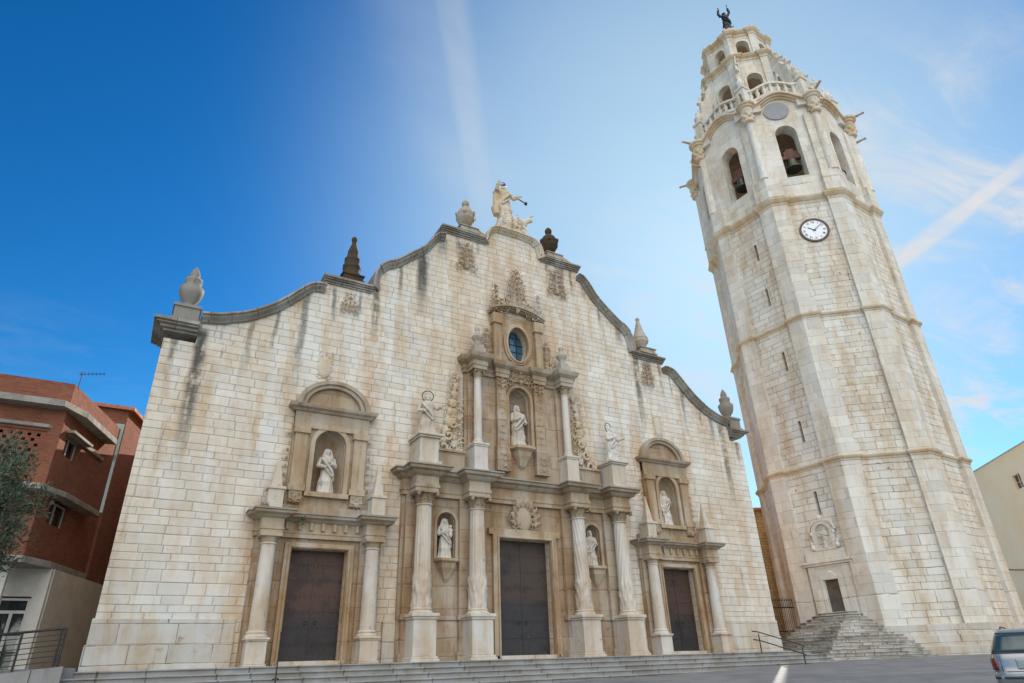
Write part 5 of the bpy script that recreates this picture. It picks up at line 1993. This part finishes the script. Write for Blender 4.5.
ae.tube([(ax, ay, 10.0), (ax, ay, 10.75)], .018, 6)
ae.tube([(ax - .1, ay, 10.6), (ax + .75, ay + .2, 10.85)], .014, 6)
for k in range(7):
    t = k / 6
    px_, py_, pz_ = ax - .05 + .75 * t, ay + .2 * t, 10.62 + .23 * t
    ae.tube([(px_, py_ - .2, pz_), (px_, py_ + .2, pz_)], .008, 5)
ae.build('aerial', 'iron', bb_)
# taller rear block of the same house
rb = MB()
o5 = (BX + sdv.x * 5.4 - .75, BY + sdv.y * 5.4)
rb.plan([(o5[0] - 5, o5[1]), (o5[0] + .9, o5[1] + .1), (o5[0] + .9 + sdv.x * 7, o5[1] + sdv.y * 7), (o5[0] - 5, o5[1] + 7)], -.4, 11.0)
rb.build('rear_block', 'brick', bb_)
rb = MB()
rb.plan([(o5[0] - 5.2, o5[1] - .15), (o5[0] + 1.1, o5[1] - .1), (o5[0] + 1.1 + sdv.x * 7, o5[1] + sdv.y * 7), (o5[0] - 5.2, o5[1] + 7.2)], 11.0, 11.16)
rb.build('rear_roof', 'tile', bb_)
rb = MB()
rb.box(o5[0] + .52, o5[0] + .86, o5[1] - .02, o5[1] + .09, 6.2, 10.3)
rb.build('tall_window', 'greenglass', bb_)

# ------------------------------------------------------------------ cream building on the right
s0 = Vector((49.5, -.9))
sv = Vector((.664, .747))
cb = thing('cream_building', (s0.x, s0.y, -.6), 'cream rendered house with a sloping tiled edge behind the tower', 'house')
sn = Vector((sv.y, -sv.x))
cf = lambda u, z, y: (s0.x + sv.x * u + sn.x * y, s0.y + sv.y * u + sn.y * y, z)
m_ = MB()
m_.prism(rect(-22, 34, -1.5, 15.2), 0, .4, [rect(1.5, 2.8, 12.0, 13.2)], cf)
m_.prism(rect(-22, 34, -1.5, 15.1), .5, 14., (), cf)
m_.build('wall', 'cream', cb)
m_ = MB()
m_.prism([(-22.2, 15.2), (34.2, 15.2), (34.2, 15.27), (-22.2, 15.27)], -.10, 14.2, (), cf)
m_.build('roof_edge', 'render_w', cb)
m_ = MB()
m_.prism(rect(1.5, 2.8, 12.0, 13.2), .25, .3, (), cf)
wn = m_.build('window', 'windowglass', cb)
m_ = MB()
m_.prism(rect(2.1, 2.2, 12.0, 13.2), .18, .24, (), cf)
m_.prism(rect(1.5, 2.8, 12.55, 12.63), .18, .24, (), cf)
m_.build('window_bar', 'render_w', wn)
m_ = MB()
pts = [cf(-8 + 22 * t / 20, 6.4 + .35 * math.sin(t * .4) - 1.4 * (t / 20) * (1 - t / 20), -.08) for t in range(21)]
m_.tube(pts, .035, 5)
pts2 = smooth_curve([cf(1.5, 6.3, -.08), cf(1.9, 5.2, -.1), cf(1.3, 3.9, -.08), cf(.4, 3.2, -.08)], 6)
m_.tube(pts2, .028, 5)
pts3 = [cf(1.4 - 5. * t / 10, 6.25 + .9 * t / 10 + .1 * math.sin(t), -.1) for t in range(11)]
m_.tube(pts3, .03, 5)
m_.build('wall_cable', 'rubber', cb)

# ------------------------------------------------------------------ railings and pole
lr = thing('metal_railing', (-17.5, -2.5, 0), 'dark sloping bar railing at the left end of the church steps', 'railing')
P0, P1 = Vector((-16.25, -2.32, .02)), Vector((-21.5, -2.45, -.55))
for i in range(8):
    p = P0.lerp(P1, i / 6) if i < 7 else P0 + Vector((.09, 0, 0))
    m_ = MB()
    m_.tube([(p.x, p.y, p.z - .1), (p.x, p.y, p.z + .92)], .028, 8)
    m_.build('railing_post', 'iron', lr)
m_ = MB()
m_.tube([(P0.x + .12, P0.y, P0.z + .94), (P1.x, P1.y, P1.z + .94)], .032, 8)
for z in (.14, .27, .40, .53, .66, .79):
    m_.tube([(P0.x + .1, P0.y, P0.z + z), (P1.x, P1.y, P1.z + z)], .011, 6)
m_.build('railing_bar', 'iron', lr)
kb = MB()
kb.prism([(-22, -1.9), (-16.0, -1.9), (-16.0, .02), (-22, -.60)], -2.62, -2.1)
tag(kb.build('terrace_kerb', 'steps', bevel=.02), 'sloping pale stone kerb under the left railing', 'kerb')

rl_ = thing('handrail', (11.5, -3.0, -.5), 'black two bar handrail on the right end of the church steps', 'railing')
for (x, y, z0) in ((11.45, -2.1, -.1), (12.75, -3.35, -.72)):
    m_ = MB()
    m_.tube([(x, y, z0 - .1), (x, y, z0 + .75)], .026, 8)
    m_.build('handrail_post', 'iron', rl_)
m_ = MB()
for dz_ in (.72, .36):
    m_.tube([(11.25, -1.9, .05 + dz_), (11.45, -2.1, dz_), (12.75, -3.35, dz_ - .62), (12.85, -3.42, dz_ - .70)], .026, 8)
m_.build('handrail_bar', 'iron', rl_)

po = MB()
po.tube([(-10.62, -3.2, -.9), (-10.62, -3.2, .75)], [.022, .018], 8)
po.ball((-10.62, -3.2, .77), .03, 1, 1, 1, 8, 6)
po.lathe([(.10, 0), (.10, .03), (.03, .06)], (-10.62, -3.2, -.5), 12)
tag(po.build('thin_post', 'iron', loc=(-10.62, -3.2, -.5)), 'thin dark metal post standing on the steps before the left portal', 'post')

# ------------------------------------------------------------------ car
FWD = Vector((math.sin(R(69)), math.cos(R(69)), 0)).normalized()
RGT = Vector((FWD.y, -FWD.x, 0))
RC = Vector((1.62, -16.95, 0)) + RGT * .63
RC.z = ground_z(RC.x, RC.y)
CARM = Matrix(((RGT.x, FWD.x, 0, 0), (RGT.y, FWD.y, 0, 0), (0, 0, 1, 0), (0, 0, 0, 1)))
car = thing('parked_car', tuple(RC), 'silver estate car parked before the tower, seen from behind', 'car')
car.scale = (.98, .98, .93)
car.rotation_euler.z = math.atan2(-RGT.x * 0 + FWD.y, FWD.x) - PI / 2


def cbuild(mb, name, mat, parent=None, **kw):
    """car parts are written in car space: x right, y forward from the tail, z up"""
    pr_ = parent or car
    o = mb.build(name, mat, None, loc=(0, 0, 0), rotz=0, **kw)
    o.parent = pr_
    WLOC[o.name] = Vector((0, 0, 0))
    return o


CARP = [(.20, .80, .16, 4.25), (.26, .86, .02, 4.32), (.33, .885, -.05, 4.42), (.50, .885, -.055, 4.45), (.545, .875, -.03, 4.42), (.57, .868, .005, 4.38), (.70, .870, .010, 4.3), (.82, .868, .035, 4.1), (.885, .860, .065, 3.75), (.93, .845, .095, 3.35),
        (.98, .822, .125, 3.25), (1.10, .775, .195, 3.02), (1.22, .725, .270, 2.78), (1.33, .678, .345, 2.55), (1.39, .645, .40, 2.4), (1.425, .60, .47, 2.28), (1.445, .52, .60, 2.1), (1.452, .30, .95, 1.8)]
NE = 12.


def cprof(z):
    for (za, *pa), (zb, *pb) in zip(CARP, CARP[1:]):
        if z <= zb:
            t = max(0., (z - za) / (zb - za))
            return [p + (q - p) * t for p, q in zip(pa, pb)]
    return list(CARP[-1][1:])


def rear(xf, z, off=0.):
    hw_, y0_, y1_ = cprof(z)
    yc, L2 = (y0_ + y1_) / 2, (y1_ - y0_) / 2
    y = yc - L2 * (1 - abs(xf) ** NE) ** (1 / NE)
    k = abs(xf) ** 5
    return (xf * hw_ + math.copysign(off * k, xf), y - off * (1 - .6 * k), z)


def flank(yo, z, sg, off=0.):
    hw_, y0_, y1_ = cprof(z)
    yc, L2 = (y0_ + y1_) / 2, (y1_ - y0_) / 2
    y = y0_ + yo
    return (sg * (hw_ * max(0., 1 - abs((yc - y) / L2) ** NE) ** (1 / NE) + off), y, z)


def patch(mb, grid, gin):
    """a thin skin panel: outer grid of points and the same grid pushed in"""
    r_, c_n = len(grid), len(grid[0])
    vs_ = [p for row in grid for p in row] + [p for row in gin for p in row]
    o_ = r_ * c_n
    fs_ = []
    for i in range(r_ - 1):
        for j in range(c_n - 1):
            q = (i * c_n + j, i * c_n + j + 1, (i + 1) * c_n + j + 1, (i + 1) * c_n + j)
            fs_ += [q, tuple(o_ + k for k in reversed(q))]
    edge = [j for j in range(c_n)] + [i * c_n + c_n - 1 for i in range(1, r_)] + [(r_ - 1) * c_n + j for j in range(c_n - 2, -1, -1)] + [i * c_n for i in range(r_ - 2, 0, -1)]
    for i in range(len(edge)):
        a_, b_ = edge[i], edge[(i + 1) % len(edge)]
        fs_.append((a_, a_ + o_, b_ + o_, b_))
    mb.add(vs_, fs_, True)


m_ = MB()
rings = []
for (z, hw_, y0_, y1_) in CARP:
    yc, L2 = (y0_ + y1_) / 2, (y1_ - y0_) / 2
    ring = []
    for sgx, sgy, seq in ((1, -1, 1), (1, 1, -1), (-1, 1, 1), (-1, -1, -1)):
        fr_ = [0., .25, .5, .7, .82, .90, .945, .97, .985]
        pts_a = [(xf, (1 - xf ** NE) ** (1 / NE)) for xf in fr_] + [((1 - yf ** NE) ** (1 / NE), yf) for yf in (.96, .93, .88, .75, .5, .25)]
        if seq < 0:
            pts_a = [(1., 0.)] + [p for p in reversed(pts_a)][:-1]
        else:
            pts_a = pts_a
        for (xf, yf) in pts_a:
            ring.append((sgx * xf * hw_, yc + sgy * yf * L2, z))
    rings.append(ring)
m_.loft(rings, True, True)
cbuild(m_, 'car_body', 'carpaint')
ZW = [.955, 1.02, 1.10, 1.18, 1.26, 1.335]
XW = [-.93, -.86, -.7, -.4, 0, .4, .7, .86, .93]
m_ = MB()
patch(m_, [[rear(x, z, .012) for x in XW] for z in ZW], [[rear(x, z, -.03) for x in XW] for z in ZW])
cbuild(m_, 'rear_window', 'carglass')
m_ = MB()
for za, zb in ((.925, .95), (1.34, 1.365)):
    patch(m_, [[rear(x, z, .014) for x in XW] for z in (za, zb)], [[rear(x, z, -.03) for x in XW] for z in (za, zb)])
cbuild(m_, 'window_seal', 'plastic')
for s in (-1, 1):
    m_ = MB()
    YS = [.30, .6, 1.0, 1.6, 2.2, 2.6]
    ZS = [.97, 1.08, 1.2, 1.32]
    patch(m_, [[flank(y, z, s, .008) for y in (YS if s > 0 else YS[::-1])] for z in ZS], [[flank(y, z, s, -.03) for y in (YS if s > 0 else YS[::-1])] for z in ZS])
    cbuild(m_, 'side_window', 'carglass')
    m_ = MB()
    ZL = [.585, .64, .69, .74, .79, .835]
    gr, gi = [], []
    for i_, z in enumerate(ZL):
        wd_ = (.86, .85, .845, .855, .875, .90)[i_]
        xs_ = [wd_ + (.985 - wd_) * t for t in (0, .35, .65, .85, 1.)]
        ys_ = (.13, .20, .27)
        gr.append([rear(s * x, z, .016) for x in xs_] + [flank(y, z, s, .014) for y in ys_])
        gi.append([rear(s * x, z, -.03) for x in xs_] + [flank(y, z, s, -.03) for y in ys_])
    if s < 0:
        gr, gi = [r_[::-1] for r_ in gr], [r_[::-1] for r_ in gi]
    patch(m_, gr, gi)
    cbuild(m_, 'tail_light', 'taillight')
m_ = MB()
XB = [-.97, -.9, -.7, -.4, 0, .4, .7, .9, .97]
patch(m_, [[rear(x, z, .014) for x in XB] for z in (.40, .455)], [[rear(x, z, -.02) for x in XB] for z in (.40, .455)])
patch(m_, [[rear(x * .8, z, .006) for x in XB] for z in (.205, .25, .30)], [[rear(x * .8, z, -.03) for x in XB] for z in (.205, .25, .30)])
cbuild(m_, 'bumper_strip', 'plastic')
m_ = MB()
for z in (.552,):
    patch(m_, [[rear(x * .97, z + q, .004) for x in XB] for q in (-.006, .006)], [[rear(x * .97, z + q, -.03) for x in XB] for q in (-.006, .006)])
for s in (-1, 1):
    zc_ = [.56, .66, .78, .88]
    patch(m_, [[rear(s * (.775 + o_), z, .003) for o_ in ((-.004, .004))] for z in zc_], [[rear(s * (.775 + o_), z, -.03) for o_ in ((-.004, .004))] for z in zc_])
cbuild(m_, 'hatch_gap', 'black')
m_ = MB()
m_.box(-.40, .40, -.012, .04, .60, .80)
cbuild(m_, 'plate_recess', 'carpaint', bevel=.02)
m_ = MB()
m_.box(-.26, .26, -.022, .0, .635, .745)
cbuild(m_, 'number_plate', 'plate')
m_ = MB()
m_.tube([(0, .05, .93), (.02, .10, .99), (.36, .13, 1.0)], [.03, .012, .008], 6)
cbuild(m_, 'rear_wiper', 'plastic')
for s in (-1, 1):
    m_ = MB()
    m_.tube([(s * .53, .64, 1.42), (s * .53, .72, 1.475), (s * .53, .9, 1.495), (s * .53, 2.0, 1.495), (s * .53, 2.15, 1.43)], .018, 7)
    cbuild(m_, 'roof_rail', 'plastic')
m_ = MB()
m_.tube([(-.45, .15, .19), (-.45, -.04, .185)], .035, 10)
cbuild(m_, 'exhaust_pipe', 'alloy')
for s in (-1, 1):
    for y_ in (.85, 3.55):
        ty = MB()
        for (r_, xx) in ((.315, 0),):
            rings = []
            for (rr_, xo) in ((.20, 0.), (.29, -.0), (.315, .03), (.315, .16), (.29, .19), (.2, .19)):
                rings.append([(s * (.70 + xo) if False else s * (.885 - .19 + xo), y_ + rr_ * math.cos(2 * PI * q / 28), .315 + rr_ * math.sin(2 * PI * q / 28)) for q in range(28)])
            ty.loft(rings, True, True)
        wo_ = cbuild(ty, 'wheel', 'rubber')
        rm = MB()
        rings = []
        for (rr_, xo) in ((.205, .0), (.205, .012), (.05, .02)):
            rings.append([(s * (.883 + xo), y_ + rr_ * math.cos(2 * PI * q / 20), .315 + rr_ * math.sin(2 * PI * q / 20)) for q in range(20)])
        rm.loft(rings, True)
        cbuild(rm, 'rim', 'alloy', wo_)

# ------------------------------------------------------------------ olive tree on the left
tr = thing('olive_tree', (-19.1, -3.6, -.1), 'dusty green olive tree at the left edge in front of the brick house', 'tree')
m_ = MB()
rr = random.Random(12)
base = Vector((-19.1, -3.6, -.1))
m_.tube(smooth_curve([tuple(base), tuple(base + Vector((.1, .05, .8))), tuple(base + Vector((-.05, .1, 1.6))), tuple(base + Vector((.1, .1, 2.3)))], 4), [.20, .18, .17, .16, .15, .15, .145, .14, .14, .13, .13, .12, .12], 10)
tips = []
for k in range(11):
    a = 2 * PI * k / 11 + rr.uniform(-.3, .3)
    r_ = rr.uniform(.5, 1.3)
    p1 = base + Vector((.1, .1, rr.uniform(1.6, 2.4)))
    p3 = p1 + Vector((r_ * math.cos(a), r_ * math.sin(a), rr.uniform(1.0, 3.2)))
    p2 = (p1 + p3) / 2 + Vector((.15 * math.cos(a), .15 * math.sin(a), -.1))
    m_.tube(smooth_curve([tuple(p1), tuple(p2), tuple(p3)], 4), [.07, .062, .055, .048, .04, .035, .03, .025, .02], 6)
    tips += [p2, p3]
m_.build('trunk', 'bark', tr)
lf = MB()
cen = Vector((-18.9, -3.5, 3.75))
clumps = list(tips)
for k in range(135):
    while True:
        q = Vector((rr.uniform(-1, 1), rr.uniform(-1, 1), rr.uniform(-1, 1)))
        if .25 < q.length < 1:
            break
    clumps.append(cen + Vector((q.x * 1.45, q.y * 1.45, q.z * 2.15)))
for c_ in clumps:
    rc_ = rr.uniform(.28, .52)
    tilt = Vector((rr.uniform(-1, 1), rr.uniform(-1, 1), rr.uniform(.1, 1))).normalized()
    for k in range(105):
        q = Vector((rr.gauss(0, 1), rr.gauss(0, 1), rr.gauss(0, 1))).normalized() * rc_ * rr.random() ** .5
        d = (q.normalized() + tilt * .8 + Vector((rr.uniform(-.6, .6), rr.uniform(-.6, .6), rr.uniform(-.6, .6)))).normalized()
        s_ = d.cross(Vector((rr.uniform(-1, 1), rr.uniform(-1, 1), rr.uniform(-1, 1)))).normalized()
        L = rr.uniform(.055, .10)
        p = c_ + q
        lf.add([p - d * L, p + s_ * L * .24, p + d * L, p - s_ * L * .24], [(0, 1, 2, 3)])
lf.build('crown', 'olive', tr)
